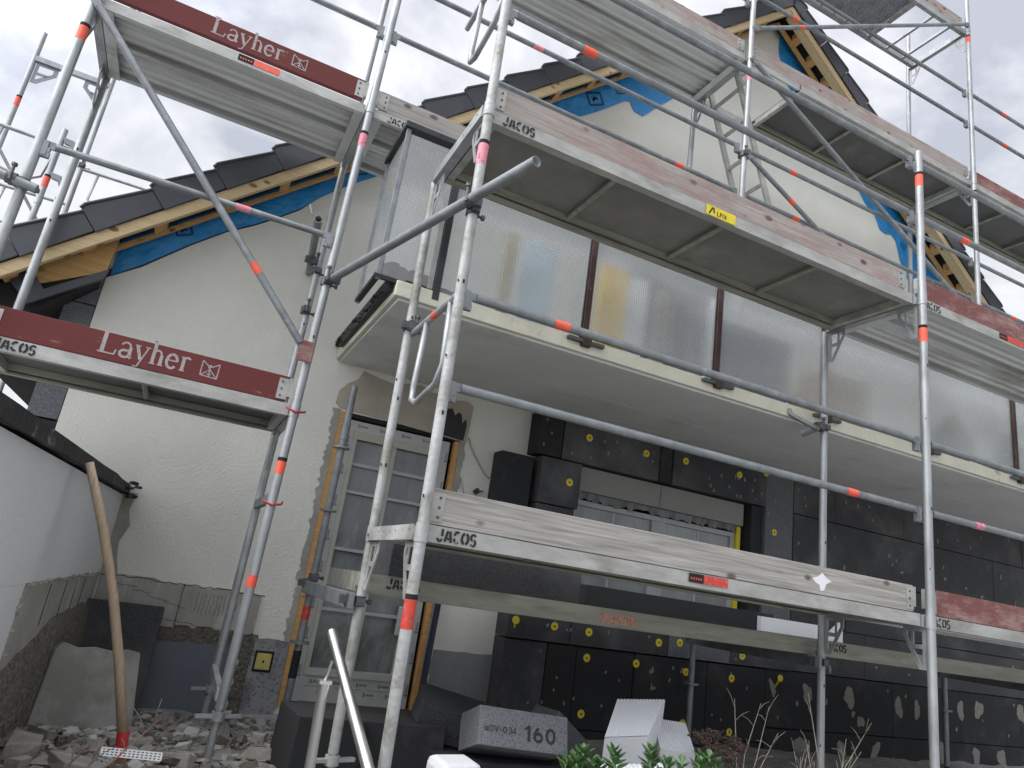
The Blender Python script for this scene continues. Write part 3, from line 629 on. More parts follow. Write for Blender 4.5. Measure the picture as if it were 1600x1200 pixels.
# ---- roof
rf = MB()
for (xa, za, xb, zb) in ((-2.45, eL(-2.45), APX, APZ), (APX, APZ, 10.2, eR(10.2))):
    rf.prism([(xa, za + .0), (xb, zb + .0), (xb, zb + .10), (xa, za + .10)], (0, 2.34, 0), X_, Z_, Y_, 10)
roof = rf.build('roof', TILE, house)
rf = MB()
for (xa, za, xb, zb) in ((-2.4, eL(-2.4), APX, APZ), (APX, APZ, 10.1, eR(10.1))):
    rf.prism([(xa, za - .015), (xb, zb - .015), (xb, zb + .04), (xa, za + .04)], (0, 2.075, 0), X_, Z_, Y_, .26)
rf.build('underlay', DARK, roof)
def rake(sl, x, dz=0): return (x, (eL(x) if sl > 0 else eR(x)) + dz)
def tiles(xa, xb, sl, gauge):
    d = V((1, 0, .88)) if sl > 0 else V((-1, 0, .806))
    d.normalize(); nrm = V((-d.z, 0, d.x)) if sl > 0 else V((d.z, 0, -d.x))
    if nrm.z < 0: nrm = -nrm
    p = V((xa, 0, eL(xa) if sl > 0 else eR(xa))); Ltot = abs(xb - xa) / abs(d.x); s = 0
    while s < Ltot:
        q = p + d * s; q.y = 2.03
        ln = min(gauge - .003, Ltot - s + .05)
        t = MB()
        prof = [(0, -.022), (0, .155), (.025, .172), (ln, .128), (ln, -.012)]
        t.prism(prof, q, d, nrm, Y_, .016)
        t.prism([(0, .135), (0.0, .155), (.025, .172), (ln, .128), (ln, .110)], q + V((0, .016, 0)), d, nrm, Y_, .30)
        t.path([q + nrm * .150 + V((0, .0, 0)) + d * -.004, q + nrm * .165 + d * .03, q + nrm * .125 + d * ln], .012, 8)
        t.build('verge_tile', TILE, roof, bevel=.005)
        s += gauge
tiles(-2.42, APX - .02, 1, .43)
tiles(10.1, APX + .02, -1, .43)
rt_ = MB()
rt_.path([(APX, 2.0, APZ + .19), (APX, 12, APZ + .19)], .11, 12); rt_.build('ridge_tile', TILE, roof)
# verge woodwork: pale soffit plank, dark gap with blocks, orange board, blue membrane
for sl, xa, xb in ((1, -2.35, APX), (-1, APX, 10.0)):
    e_ = eL if sl > 0 else eR
    k = .88 if sl > 0 else -.806
    cut = 0
    t = MB(); n = 4 if sl > 0 else 4
    t.prism([(xa, e_(xa) - .118), (xb, e_(xb) - .118), (xb, e_(xb) - .02), (xa, e_(xa) - .02)], (0, 2.052, 0), X_, Z_, Y_, .022)
    t.build('barge_board', WTAN, roof, bevel=.003)
    t = MB(); w1 = 2.10 if sl > 0 else 2.16
    t.prism([(xa, e_(xa) - .115), (xb, e_(xb) - .115), (xb, e_(xb) - .085), (xa, e_(xa) - .085)], (0, 2.076, 0), X_, Z_, Y_, w1 - 2.076)
    t.build('soffit_board', WTAN, roof, bevel=.002)
    x = xa + .2; i = 0
    while x < xb - .1:
        t = MB(); t.prism([(x, e_(x) - .10), (x + .06, e_(x + .06) - .10), (x + .06, e_(x + .06) - .016), (x, e_(x) - .016)], (0, w1 + .002, 0), X_, Z_, Y_, 2.25 - w1)
        t.build('counter_batten', WORANGE, roof); x += (.34 if sl > 0 else .235)
    t = MB(); t.prism([(xa, e_(xa) - .112), (xb, e_(xb) - .112), (xb, e_(xb) - .078), (xa, e_(xa) - .078)], (0, 2.254, 0), X_, Z_, Y_, .045)
    t.build('verge_batten', WORANGE, roof, bevel=.002)
# membrane sheets hanging on the wall below the verge
def membrane(lower, sl, name='membrane'):
    e_ = eL if sl > 0 else eR
    t = MB(); r_ = random.Random(len(lower))
    xs_ = [p[0] for p in lower]; x0, x1 = min(xs_), max(xs_)
    up_ = [(x1 - (x1 - x0) * i / 10, e_(x1 - (x1 - x0) * i / 10) - .0) for i in range(11)]
    t.prism(lower + up_, (0, WY - .006, 0), X_, Z_, NEGY, .006)
    for x, z, w in PRINTS:
        if not (x0 < x < x1): continue
        O = V((x, WY - .0122, z)); U = V((1, 0, .5 * sl)).normalized(); Wv = V((-.5 * sl, 0, 1)).normalized()
        for p in (((0, 0), (1, 0)), ((1, 0), (1, .8)), ((1, .8), (0, .8)), ((0, .8), (0, 0)), ((.3, .4), (.75, .4)), ((.3, .2), (.55, .55))): stroke(t, p, .16, O, U, Wv, NEGY, w, 0, 1)
    return t.build(name, [BLUE, BLUEPRINT], house)
PRINTS = ((-1.35, 1.72, .10), (-.28, 2.66, .10), (.9, 3.74, .12), (1.72, 4.28, .16), (2.0, 4.55, .10), (2.42, 4.85, .10), (2.62, 5.02, .08), (4.5, 5.72, .09), (5.0, 5.32, .09), (6.15, 4.35, .08))
membrane([(-1.66, 1.31), (-1.5, 1.445), (-1.25, 1.695), (-1.05, 1.875), (-.89, 1.985), (-.75, 2.10), (-.61, 2.225), (-.49, 2.37), (-.36, 2.50), (-.24, 2.61), (-.01, 2.80), (.15, 3.0)], 1)
membrane([(.16, 3.0), (.4, 3.2), (.6, 3.42), (.79, 3.55), (.95, 3.62), (1.15, 3.68), (1.33, 3.67), (1.37, 3.86), (1.46, 4.02)], 1)
membrane([(1.462, 4.02), (1.54, 4.03), (1.62, 4.10), (1.8, 4.24), (2.0, 4.42), (2.10, 4.51), (2.16, 4.54), (2.22, 4.45), (2.33, 4.44), (2.45, 4.58), (2.65, 4.80), (2.88, 5.02), (3.2, 5.35), (3.35, 5.56)], 1)
membrane([(4.10, 6.16), (4.16, 5.98), (4.22, 5.80), (4.38, 5.66), (4.6, 5.55), (4.76, 5.40), (5.0, 5.18), (5.2, 5.05), (5.42, 4.86), (5.55, 4.70), (5.70, 4.62), (5.80, 4.44), (5.90, 4.42), (6.0, 4.45), (6.08, 4.38), (6.14, 4.18), (6.22, 4.02), (6.32, 3.9), (6.44, 3.7), (6.6, 3.5), (6.8, 3.4), (7.1, 3.2)], -1)
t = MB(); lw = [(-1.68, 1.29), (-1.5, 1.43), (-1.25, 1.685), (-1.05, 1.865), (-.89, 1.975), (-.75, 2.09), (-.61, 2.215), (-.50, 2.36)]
t.prism(lw + [(p[0], p[1] + .06) for p in reversed(lw)], (0, WY - .001, 0), X_, Z_, NEGY, .004); t.build('shadow_gap_strip', BLACKP, house)  # black strip paints the shadow gap between membrane edge and wall
# eaves corner on the left
t = MB(); t.prism([(-2.02, 1.06), (-1.66, 1.27), (-1.65, 1.52), (-2.02, 1.20)], (0, 2.20, 0), X_, Z_, Y_, .018); t.build('plywood_sheet', PLYWOOD, roof)
t = MB(); t.prism([(-2.0, .93), (-1.66, 1.21), (-1.645, 1.285), (-1.98, 1.02)], (0, 2.17, 0), X_, Z_, Y_, .03); t.prism([(-2.0, .93), (-1.945, 1.05), (-2.10, 1.22), (-2.2, 1.12)], (0, 2.173, 0), X_, Z_, Y_, .026); t.build('eaves_flashing', SHEET, roof, bevel=.002)
t = MB(); t.prism([(-2.45, .87), (-1.70, 1.30), (-1.70, 1.20), (-2.0, .88), (-2.40, .74)], (0, 2.21, 0), X_, Z_, Y_, 8); t.build('eaves_box', DARK, roof)
t = MB(); t.path([(-2.50, 2.1, .90), (-2.50, 10, .90)], .075, 12); t.build('gutter', SHEET, roof)
# cable on the wall
t = MB(); t.path([(1.035, WY - .012, .80), (1.06, WY - .014, .74), (1.10, WY - .014, .68), (1.16, WY - .013, .61), (1.22, WY - .013, .54), (1.30, WY - .013, .50), (1.40, WY - .02, .49)], .006, 8)
t.path([(1.02, WY - .012, .48), (1.06, WY - .014, .38), (1.08, WY - .014, .30), (1.02, WY - .02, .20)], .004, 8); t.build('wall_cable', CABLE, house)

# ---- balcony
SX0, SX1, SF = -.075, 9.4, .87
sb = MB(); sb.box(SX0, SX1, SF, WY - .003, 1.135, 1.245, 0)
bal = sb.build('balcony', [SOFFIT], house, bevel=.006)
t = MB(); t.box(SX0 - .03, SX1, SF - .028, SF - .001, 1.15, 1.243); t.box(SX0 - .028, SX0 - .001, SF - .001, WY - .003, 1.15, 1.243); t.build('slab_edge', SLABEDGE, bal, bevel=.006)
t = MB(); r_ = random.Random(2)
t.box(SX0 - .055, SX0 + .02, SF + .02, WY - .003, 1.246, 1.30)
t.box(SX0 + .02, .12, SF - .01, SF + .12, 1.247, 1.262)
t.box(SX0 - .06, SX0 - .0305, SF + .03, WY - .2, 1.19, 1.245)
for i in range(40): t.rock((SX0 - .055 + r_.uniform(-.012, .01), SF + .06 + i * .036, 1.245 + r_.uniform(-.05, .03)), r_.uniform(.01, .024), r_)
t.build('tar_edge', BLACKP, bal)
t = MB()
for yy in (1.16, 1.55, 1.98): t.box(SX0 + .02, SX1, yy, yy + .005, 1.1337, 1.1349)
t.build('formwork_line', mat('soffit_ridge', (.70, .70, .68), .9, 0, .25, 3, stretch=(.6, 1, 1)), bal)
px_ = [.125, 1.115, 2.165, 3.19, 4.31, 5.50, 6.6, 7.7, 8.8]
for i, x in enumerate(px_):
    t = MB(); dk = i == 0
    zt = 1.995 if i else 2.2
    t.box(x - .021, x + .021, SF - .03, SF + .012, 1.19, zt)
    if i: 
        t.box(x - .13, x + .13, SF - .062, SF - .03, 1.205, 1.228, 1); t.box(x - .03, x + .03, SF - .07, SF - .03, 1.185, 1.235)
    t.build('balcony_post', [DARKFRAME if dk else BROWNMETAL, CAST], bal, bevel=.003)
    if i: 
        t = MB(); t.box(x - .026, x - .0215, SF - .012, SF + .004, 1.25, 1.98); t.box(x + .0215, x + .026, SF - .012, SF + .004, 1.25, 1.98); t.build('glazing_seal', BLACKP, bal)
    if i < len(px_) - 1:
        t = MB(); t.box(x + .027, px_[i + 1] - .027, SF - .008, SF, 1.26, 1.985); t.build('glass_panel', GLASS, bal)
t = MB(); t.box(-.195, .095, SF - .008, SF, 1.25, 2.165); t.build('glass_panel', GLASS, bal)
t = MB(); t.box(-.215, -.207, SF + .01, SF + .42, 1.25, 2.165); t.build('glass_panel', GLASS, bal)
t = MB(); t.box(-.24, .135, SF - .03, SF + .035, 2.195, 2.235); t.box(-.24, -.175, SF + .035, SF + .45, 2.195, 2.235); t.build('screen_cap', DARKFRAME, bal, bevel=.004)
t = MB(); t.box(-.225, -.197, SF - .012, SF + .01, 1.22, 2.195); t.box(-.226, -.2, SF + .42, SF + .45, 1.22, 2.195); t.build('screen_frame', GALVD, bal, bevel=.003)
t = MB(); t.box(-.235, .14, SF - .014, SF + .008, 1.225, 1.249); t.box(-.232, -.2, SF + .01, SF + .45, 1.225, 1.249); t.build('screen_seal', BLACKP, bal)
t = MB(); t.box(.07, .10, SF - .02, SF - .009, 1.25, 2.19); t.build('screen_clip', ALU, bal)
t = MB(); t.path([(2.83, SF - .03, 1.20), (2.83, SF - .05, 1.16), (2.92, SF - .12, 1.10), (2.98, SF - .16, 1.07)], .017, 10); t.build('drain_spout', GALVD, bal)

r_ = random.Random(41)
for i in range(len(px_) - 1):
    xa, xb = px_[i] + .027, px_[i + 1] - .027; n = 26
    lo_ = [(xa + (xb - xa) * k / n, 1.258) for k in range(n + 1)]; hi_ = [(xb - (xb - xa) * k / n, 1.285 + r_.uniform(-.008, .008) + (.035 if r_.random() < .08 else 0)) for k in range(n + 1)]
    t = MB(); t.prism(lo_ + hi_, (0, SF - .0085, 0), X_, Z_, NEGY, .0012); t.build('dirt_film', mat('grey_dirt', (.22, .225, .225), .9, 0, .2, 8) if i == 0 else bpy.data.materials['grey_dirt'], bal)
lo_ = [(-.195 + .29 * k / 12, 1.25) for k in range(13)]; hi_ = [(.095 - .29 * k / 12, 1.335 + r_.uniform(-.02, .02)) for k in range(13)]
t = MB(); t.prism(lo_ + hi_, (0, SF - .0085, 0), X_, Z_, NEGY, .0012); t.build('dirt_film', bpy.data.materials['grey_dirt'], bal)
# things standing on the balcony behind the glass
def onbal(name, x0, x1, y0, y1, z1, m, label, cat):
    t = MB(); t.box(x0, x1, y0, y1, 1.247, z1); o = t.build(name, m, None, bevel=.01); tag(o, label, cat); return o
onbal('insulation_pack', 1.36, 1.58, 1.15, 1.2, 1.97, mat('yellow_wrap', (.75, .50, .07), .5), 'upright yellow wrapped pack behind the second full balcony pane', 'pack')
onbal('timber_plank', 1.82, 1.92, 1.16, 1.19, 1.92, WPINK, 'brown plank standing behind the second full balcony pane', 'plank')
onbal('grey_board', 2.2, 3.12, 1.15, 1.19, 1.86, mat('slate_board', (.10, .12, .15), .5), 'slate grey board leaning behind the third full balcony pane', 'board')
onbal('timber_plank', .62, .70, 1.15, 1.18, 1.95, mat('ochre_plank', (.45, .36, .17), .7), 'ochre plank standing behind the first full balcony pane', 'plank')
onbal('leaning_board', .78, 1.02, 1.20, 1.23, 1.97, mat('pale_blue_panel', (.50, .62, .70), .6), 'pale blue board standing behind the first full balcony pane', 'board')
onbal('leaning_board', 1.62, 1.78, 1.20, 1.23, 1.97, mat('white_panel_coat', (.78, .80, .80), .6), 'white board standing beside the yellow pack behind the balcony glass', 'board')
onbal('dark_plank', 2.0, 2.08, 1.15, 1.18, 1.88, mat('dark_plank_wood', (.06, .065, .06), .7), 'dark narrow plank behind the second full balcony pane', 'plank')
onbal('leaning_board', 2.27, 2.36, 1.10, 1.13, 1.97, mat('white_strip_coat', (.75, .78, .80), .6), 'narrow white board standing before the slate grey board behind the glass', 'board')
onbal('cardboard_box', 3.5, 4.0, 1.15, 1.5, 1.75, mat('cardboard', (.36, .29, .2), .8), 'pale brown cardboard box behind the fourth full balcony pane', 'box')
t = MB(); r_ = random.Random(12)
t.prism([(4.7, 1.25), (5.3, 1.25), (5.25, 1.55), (5.0, 1.75), (4.75, 1.5)], (0, 1.12, 0), X_, Z_, Y_, .02); tag(t.build('broken_board', mat('olive_board', (.12, .13, .09), .7)), 'dark olive broken board behind the fifth full balcony pane', 'board')
t = MB(); t.prism([(5.55, 1.25), (6.2, 1.25), (6.0, 1.6), (5.7, 1.72)], (0, 1.12, 0), X_, Z_, Y_, .02); tag(t.build('broken_board', mat('green_board', (.07, .12, .06), .7)), 'green broken board behind the rightmost balcony pane', 'board')

# ------------------------------------------------------------------ garden wall on the left
gw = thing('garden_wall', 'white rendered garden wall with black bitumen coping meeting the house at the left', 'wall', (-1.4, .5, -1.27))
gx = lambda y: -1.205 - .07 * (2.38 - y)
t = MB(); t.prism([(gx(-3) - .24, -3), (gx(-3), -3), (gx(WY), WY - .004), (gx(WY) - .24, WY - .004)], (0, 0, -.55), X_, Y_, Z_, .475); t.prism([(gx(-3) - .24, -3), (gx(-3), -3), (gx(.6), .6), (gx(.6) - .24, .6)], (0, 0, -1.0), X_, Y_, Z_, .449); t.build('wall', STUCCOG, gw)
t = MB(); t.prism([(gx(.602) - .24, .602), (gx(.602) - .006, .602), (gx(WY) - .006, WY - .004), (gx(WY) - .24, WY - .004)], (0, 0, -1.5), X_, Y_, Z_, .949); t.build('plinth', ADH, gw)
t = MB(); r_ = random.Random(9)
n = 24; prof = [(-.27, .0), (.028, -.012), (.032, -.068), (.012, -.074), (.012, -.07), (-.27, -.07)]
rings = []
for i in range(n + 1):
    y = -3 + (WY - .01 + 3) * i / n
    rings.append(t.add([(gx(y) + p[0] + r_.uniform(-.004, .004), y, p[1] + .008 + r_.uniform(-.006, .006)) for p in prof]))
for a, b in zip(rings, rings[1:]):
    for k in range(6): t.face([a + k, a + (k + 1) % 6, b + (k + 1) % 6, b + k][::-1])
t.face([rings[0] + k for k in range(6)]); t.face([rings[-1] + k for k in range(6)][::-1])
for i in range(7): t.rock((gx(2.2) + .05 + r_.uniform(-.01, .04), 2.25 + r_.uniform(-.1, .08), -.03 + r_.uniform(-.05, .03)), r_.uniform(.02, .045), r_)
t.build('coping', mat('bitumen_coping', (.022, .022, .023), .75, 0, .4, 20, bump=.6, bscale=40, stain=(.26, .25, .23), stain_scale=14, stain_lo=.58, stain_hi=.72, stretch=(1, .6, 1)), gw)
# broken render border, soil bank at the wall foot
t = MB(); r_ = random.Random(21)
for y in [.66 + .05 * i for i in range(34)]: t.rock((gx(y) - .002, y, -.553 + r_.uniform(-.006, .006)), r_.uniform(.008, .02), r_)
for z in [-.57 - .03 * i for i in range(9)]: t.rock((gx(.6) - .002, .6 + r_.uniform(-.01, .01), z), r_.uniform(.008, .016), r_)
for y in (1.1, 1.45, 1.72, 1.95): t.obox(V((gx(y) - .0055, y, -.66)), X_, Y_, Z_, .002, .0035, .09, 1)
t.build('broken_edge', [CONC, DARK], gw)
t = MB()
ys_ = [-1.2 + .12 * i for i in range(30)]
prev = None
for y in ys_:
    w = .04 + r_.uniform(-.012, .012); h = -.70 + r_.uniform(-.008, .008) - .17 * max(0, min(1, (1.5 - y) / .9))
    a = t.add([(gx(y) - .02, y, h), (gx(y) + w * .5, y, h - .06 + r_.uniform(-.02, .02)), (gx(y) + w, y, h - .2), (gx(y) + w + .02, y, -1.4)])
    if prev is not None:
        for k in range(3): t.face([prev + k, prev + k + 1, a + k + 1, a + k][::-1], 0, True)
    prev = a
tag(t.build('soil', SOIL), kind='structure')

# ------------------------------------------------------------------ scaffold parts
W_ = .738
def standard(par, X0, s, Y, z0, z1, bands=(), joints=(), m=GALV, jack=None, slots=(), r=.0242):
    t = MB(); px = lambda z: X0 + s * z
    t.tube((px(z0), Y, z0), (px(z1), Y, z1), r, 18, 0, hollow=True)
    for zj in joints:
        t.tube((px(zj - .06), Y, zj - .06), (px(zj + .015), Y, zj + .015), r + .0035, 18, 0)
    for zs in slots:
        t.obox(V((px(zs), Y - r + .0005, zs)), X_, Y_, Z_, .0045, .0012, .009, 1); t.obox(V((px(zs) - r * .75, Y - r * .66, zs - .35)), X_, Y_, Z_, .0025, .002, .006, 1)
    if jack is not None:
        t.tube((px(jack), Y, jack), (px(z0), Y, z0 + .1), .018, 12)
        zz = jack + .02
        while zz < z0: t.tube((px(zz), Y, zz), (px(zz), Y, zz + .007), .0205, 12); zz += .013
        t.tube((px(z0 - .05), Y, z0 - .05), (px(z0 - .01), Y, z0 - .01), .034, 12); t.bar((px(z0) - .11, Y - .03, z0 - .03), (px(z0) + .11, Y + .03, z0 - .03), .025, .016)
        t.box(px(jack) - .075, px(jack) + .075, Y - .075, Y + .075, jack - .008, jack)
    o = t.build('standard', [m, DARK], par)
    for (za, zb, mt) in bands:
        b = MB(); b.tube((px(za), Y, za), (px(zb), Y, zb), r + .0008, 18)
        sm = o and b.build('sticker', mt, o)
        if zb - za > .06:
            b = MB(); b.tube((px(zb), Y, zb), (px(zb + .02), Y, zb + .02), r + .001, 18); b.build('sticker', DARK, o)
    return o
def transom(par, X, Y0, zl, m=GALV, X1=None, gus=True, gm=None):
    """U section across the frame, with gusset plates below"""
    t = MB(); X1 = X if X1 is None else X1
    za, zb = zl - .175, zl - .112; h = .025
    ya, yb = Y0 + .02, Y0 + W_ - .02
    t.box(X - h, X - h + .004, ya, yb, za, zb); t.box(X + h - .004, X + h, ya, yb, za, zb); t.box(X - h + .004, X + h - .004, ya, yb, za, za + .004)
    for i in range(7): t.tube((X - h - .002, ya + .06 + i * .095, zb - .02), (X - h, ya + .06 + i * .095, zb - .02), .007, 8)
    t.build('transom', m, par)
    if gus:
        for yy, sg in ((Y0 + .024, 1), (Y0 + W_ - .024, -1)):
            t = MB(); P = lambda u, w: (sg * u, w)
            outer = [(0, 0), (.13, 0), (.13, -.05), (.03, -.22), (0, -.22)]
            for pol in ([(0, 0), (.14, 0), (.14, -.025), (0, -.025)], [(.0, -.025), (.022, -.025), (.022, -.23), (0, -.23)], [(.115, -.025), (.14, -.025), (.14, -.055), (.115, -.055)], [(.14, -.055), (.045, -.23), (.022, -.23), (.022, -.205), (.03, -.205), (.115, -.055)], [(.022, -.095), (.092, -.095), (.078, -.12), (.022, -.12)], [(.075, -.025), (.09, -.025), (.09, -.095), (.075, -.095)]):
                t.prism([P(*p) for p in pol], (X - .003, yy, za), Y_, Z_, X_, .006)
            t.build('gusset', gm or m, par)
def coupler(par, p, d1=Z_, d2=X_, m=CAST, off=None):
    p = V(p); t = MB(); d1 = V(d1).normalized(); d2 = V(d2).normalized()
    q = p + V(off) if off is not None else p
    t.tube(p - d1 * .024, p + d1 * .024, .033, 12); t.tube(q - d2 * .022, q + d2 * .022, .031, 12)
    for dd, pp in ((d1, p), (d2, q)):
        u, w = frame_axes(dd)
        t.tube(pp + u * .03 + w * .02, pp + u * .03 - w * .055, .008, 8); t.tube(pp + u * .03 - w * .055, pp + u * .03 - w * .07, .014, 6)
        t.obox(pp - u * .035, dd, u, w, .018, .012, .02)
    return t.build('coupler', m, par)
def rail(par, p0, p1, r=.0195, bands=(), m=GALVR, heads=True):
    p0, p1 = V(p0), V(p1); d = (p1 - p0).normalized(); t = MB()
    a, b = p0 + d * .055, p1 - d * .055
    t.tube(a, b, r, 14)
    if heads:
        up_ = Z_ if abs(d.z) < .9 else X_
        side = d.cross(up_).normalized(); u2 = side.cross(d)
        for q, e in ((a, p0), (b, p1)):
            mid = q * .55 + e * .45
            t.obox(mid, d, side, u2, (q - e).length * .5, .006, .019)
            t.obox(e * .8 + q * .2 - u2 * .022, d, side, u2, .012, .015, .042); t.obox(e * .72 + q * .28 - u2 * .056, d, side, u2, .024, .011, .015); t.obox(e * .5 + q * .5 - u2 * .03, d, side, u2, .008, .013, .012)
    o = t.build('guard_rail', m, par)
    for f_, mt in bands:
        q = p0.lerp(p1, f_); b_ = MB(); b_.tube(q - d * .04, q + d * .04, r + .001, 14); b_.build('sticker', mt, o)
    return o
def brace(par, p0, p1, r=.021, bands=(), m=GALVR):
    p0, p1 = V(p0), V(p1); d = (p1 - p0).normalized(); t = MB(); t.tube(p0 + d * .06, p1 - d * .06, r, 14)
    side = V((0, 1, 0)); u2 = side.cross(d).normalized()
    for q, sg in ((p0, 1), (p1, -1)):
        t.obox(q + d * sg * .03, d, side, u2, .05, .006, .022); t.tube(q - side * .012, q + side * .03, .011, 8)
    o = t.build('diagonal_brace', m, par)
    for f_, mt in bands:
        q = p0.lerp(p1, f_); b_ = MB(); b_.tube(q - d * .035, q + d * .035, r + .001, 14); b_.build('sticker', mt, o)
    return o
def toe(par, x0, x1, Y, zl, m, lay=None):
    t = MB(); zb = zl - .10 + (.025 if lay and zl > 2 else 0); t.box(x0, x1, Y, Y + .03, zb, zb + .146)
    o = t.build('toe_board', m, par, bevel=.003)
    for xa in (x0, x1):
        s = 1 if xa == x0 else -1
        b = MB(); b.box(xa - .012 * (s > 0) - .0, xa + s * .055, Y - .0045, Y - .0005, zb + .012, zb + .13); b.box(min(xa, xa - s * .02), max(xa, xa - s * .02), Y - .003, Y + .034, zb + .03, zb + .14)
        for zz in (.03, .07, .11): b.tube((xa + s * .035, Y - .008, zb + zz), (xa + s * .035, Y - .004, zb + zz), .006, 8, 1)
        b.build('end_bracket', [ALU, CAST], o)
    if lay is not None:
        lx, hgt = lay; b = MB()
        w = letters(b, 'Layher', SERIF, V((lx, Y, zb + .035)), X_, Z_, NEGY, hgt, .001, 0, .95)
        b.build('lettering', WINK, o); b = MB(); ship_mark(b, V((lx + w + .05, Y, zb + .035)), X_, Z_, NEGY, .085, .001, 0); b.build('emblem', WINK, o)
    return o
def deck(par, x0, x1, y0, y1, zl, kind, jac=(), labels=(), facem=ALU):
    """deck between two transoms. robust: alu side rails and plywood; steel: ribbed sheet"""
    x0 += .03; x1 -= .03; zt, zb = zl - .104, zl - .172
    t = MB()
    if kind == 'robust':
        for ya, s in ((y0, 1), (y1, -1)):
            lo, hi = sorted((ya, ya + s * .012)); t.box(x0, x1, lo, hi, zb + .012, zt, 0 if s > 0 else 1)
            lo, hi = sorted((ya, ya + s * .05)); t.box(x0, x1, lo, hi, zb, zb + .012, 0 if s > 0 else 1)
            lo, hi = sorted((ya + s * .05, ya + s * .075)); t.box(x0, x1, lo, hi, zb + .022, zt - .012, 1)
        n = max(2, int((x1 - x0) / .62)); 
        for i in range(n + 1):
            x = x0 + .02 + (x1 - x0 - .04) * i / n; t.tube((x, y0 + .06, zb + .032), (x, y1 - .06, zb + .032), .016, 8, 1) if 0 < i < n else t.box(x - .02, x + .02, y0 + .052, y1 - .052, zb + .002, zt - .014, 0)
        o = t.build('deck', [facem, DECKRAIL], par)
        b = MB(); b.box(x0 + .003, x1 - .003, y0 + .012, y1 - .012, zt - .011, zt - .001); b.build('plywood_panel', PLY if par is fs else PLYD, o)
    elif kind == 'steel':
        w = (y1 - y0 - .02) / 2
        for k in range(2):
            ya = y0 + k * (w + .02)
            prof = [(0, zb + .004), (.0, zt), (w, zt), (w, zb + .004), (w - .03, zb + .004), (w - .03, zb + .014), (w - .012, zb + .014), (w - .012, zt - .012)]
            cols = 4; seg = (w - .024) / (cols * 2)
            pts = []
            for i in range(cols):
                a = w - .012 - seg * 2 * i
                pts += [(a - seg * .45, zt - .012), (a - seg * .8, zt - .03), (a - seg * 1.35, zt - .03), (a - seg * 1.7, zt - .012)]
            prof += pts + [(.012, zt - .012), (.012, zb + .014), (.03, zb + .014), (.03, zb + .004)]
            t.prism([(p[0], p[1]) for p in prof], (x0, ya, 0), Y_, Z_, X_, x1 - x0, 0)
        for x in (x0 + .001, x1 - .061): t.box(x, x + .06, y0 + .003, y1 - .003, zb - .004, zb + .003, 0)
        t.box(x0 + .0, x1, y0 - .003, y0 - .0005, zb + .002, zt - .001, 1)
        o = t.build('deck', [DECKM, facem], par)
    elif kind == 'grating':
        xg = x0 + (x1 - x0) * .74
        t.box(x0, x1, y0, y0 + .04, zb, zt, 1); t.box(x0, x1, y1 - .04, y1, zb, zt, 1)
        i = 0; y = y0 + .045
        while y < y1 - .05: t.box(x0, xg, y, y + .011, zt - .022, zt - .002, 0); y += .02
        x = x0 + .1
        while x < xg: t.box(x, x + .02, y0 + .04, y1 - .04, zt - .034, zt - .0225, 0); x += .2
        t.box(xg, xg + .05, y0 + .04, y1 - .04, zb + .01, zt, 1)
        for f_ in (.4, .75): t.box(xg + (x1 - xg) * f_, xg + (x1 - xg) * f_ + .03, y0 + .04, y1 - .04, zb + .01, zb + .035, 1)
        o = t.build('deck', [GALVD, GALV], par)
    for x, h in jac:
        b = MB(); letters(b, 'JACOS', STENCIL, V((x, y0, zb + .01)), X_, Z_, NEGY, h, .0045, 0, 1.0); b.build('lettering', INK, o)
    for xa, xb, mt in labels:
        b = MB()
        if mt == 'alfix':
            b.box(xa, xb, y0 - .005, y0 - .0035, zb + .004, zt - .002, 0); s = .042; q = V((xa + .02, y0, zb + .012))
            stroke(b, [(0, 0), (.55, 1.0), (.75, 1.0)], .22, q, X_, Z_, NEGY, s, .006, 1); stroke(b, [(.75, 1.0), (.85, .3)], .26, q, X_, Z_, NEGY, s, .0062, 1)
            letters(b, 'LFIX', SANS, V((xa + .075, y0, zb + .014)), X_, Z_, NEGY, .028, .006, 1, 1.1)
            b.build('label_plate', [YELLOW, INK], o)
        else:
            b.box(xa, xb, y0 - .0055, y0 - .0042, zb + .022, zt - .004, 0); b.box(xa - .09, xa - .002, y0 - .0055, y0 - .0042, zb + .022, zt - .004, 1)
            for i in range(5): b.box(xa - .08 + i * .015, xa - .072 + i * .015, y0 - .006, y0 - .0056, zb + .035, zb + .046, 0)
            b.build('label_plate', [mt, DARK], o)
    return o
def end_guard(par, X, Y0, zt, m=GALV, r=.0175, bands=True, lower=True):
    t = MB(); t.tube((X, Y0 + .03, zt), (X, Y0 + W_ - .02, zt), r, 12)
    t.path([(X, Y0 + .14, zt - .01), (X, Y0 + .12, zt - .18), (X, Y0 + .10, zt - .32), (X, Y0 + .16, zt - .40), (X, Y0 + .42, zt - .44), (X, Y0 + .50, zt - .41), (X, Y0 + .51, zt - .34), (X, Y0 + .48, zt - .01)], r * .9, 10)
    o = t.build('end_guard', m, par)
    b = MB(); b.tube((X, Y0 + .33, zt), (X, Y0 + .39, zt), r + .001, 12); b.build('sticker', ORANGE, o)
    return o

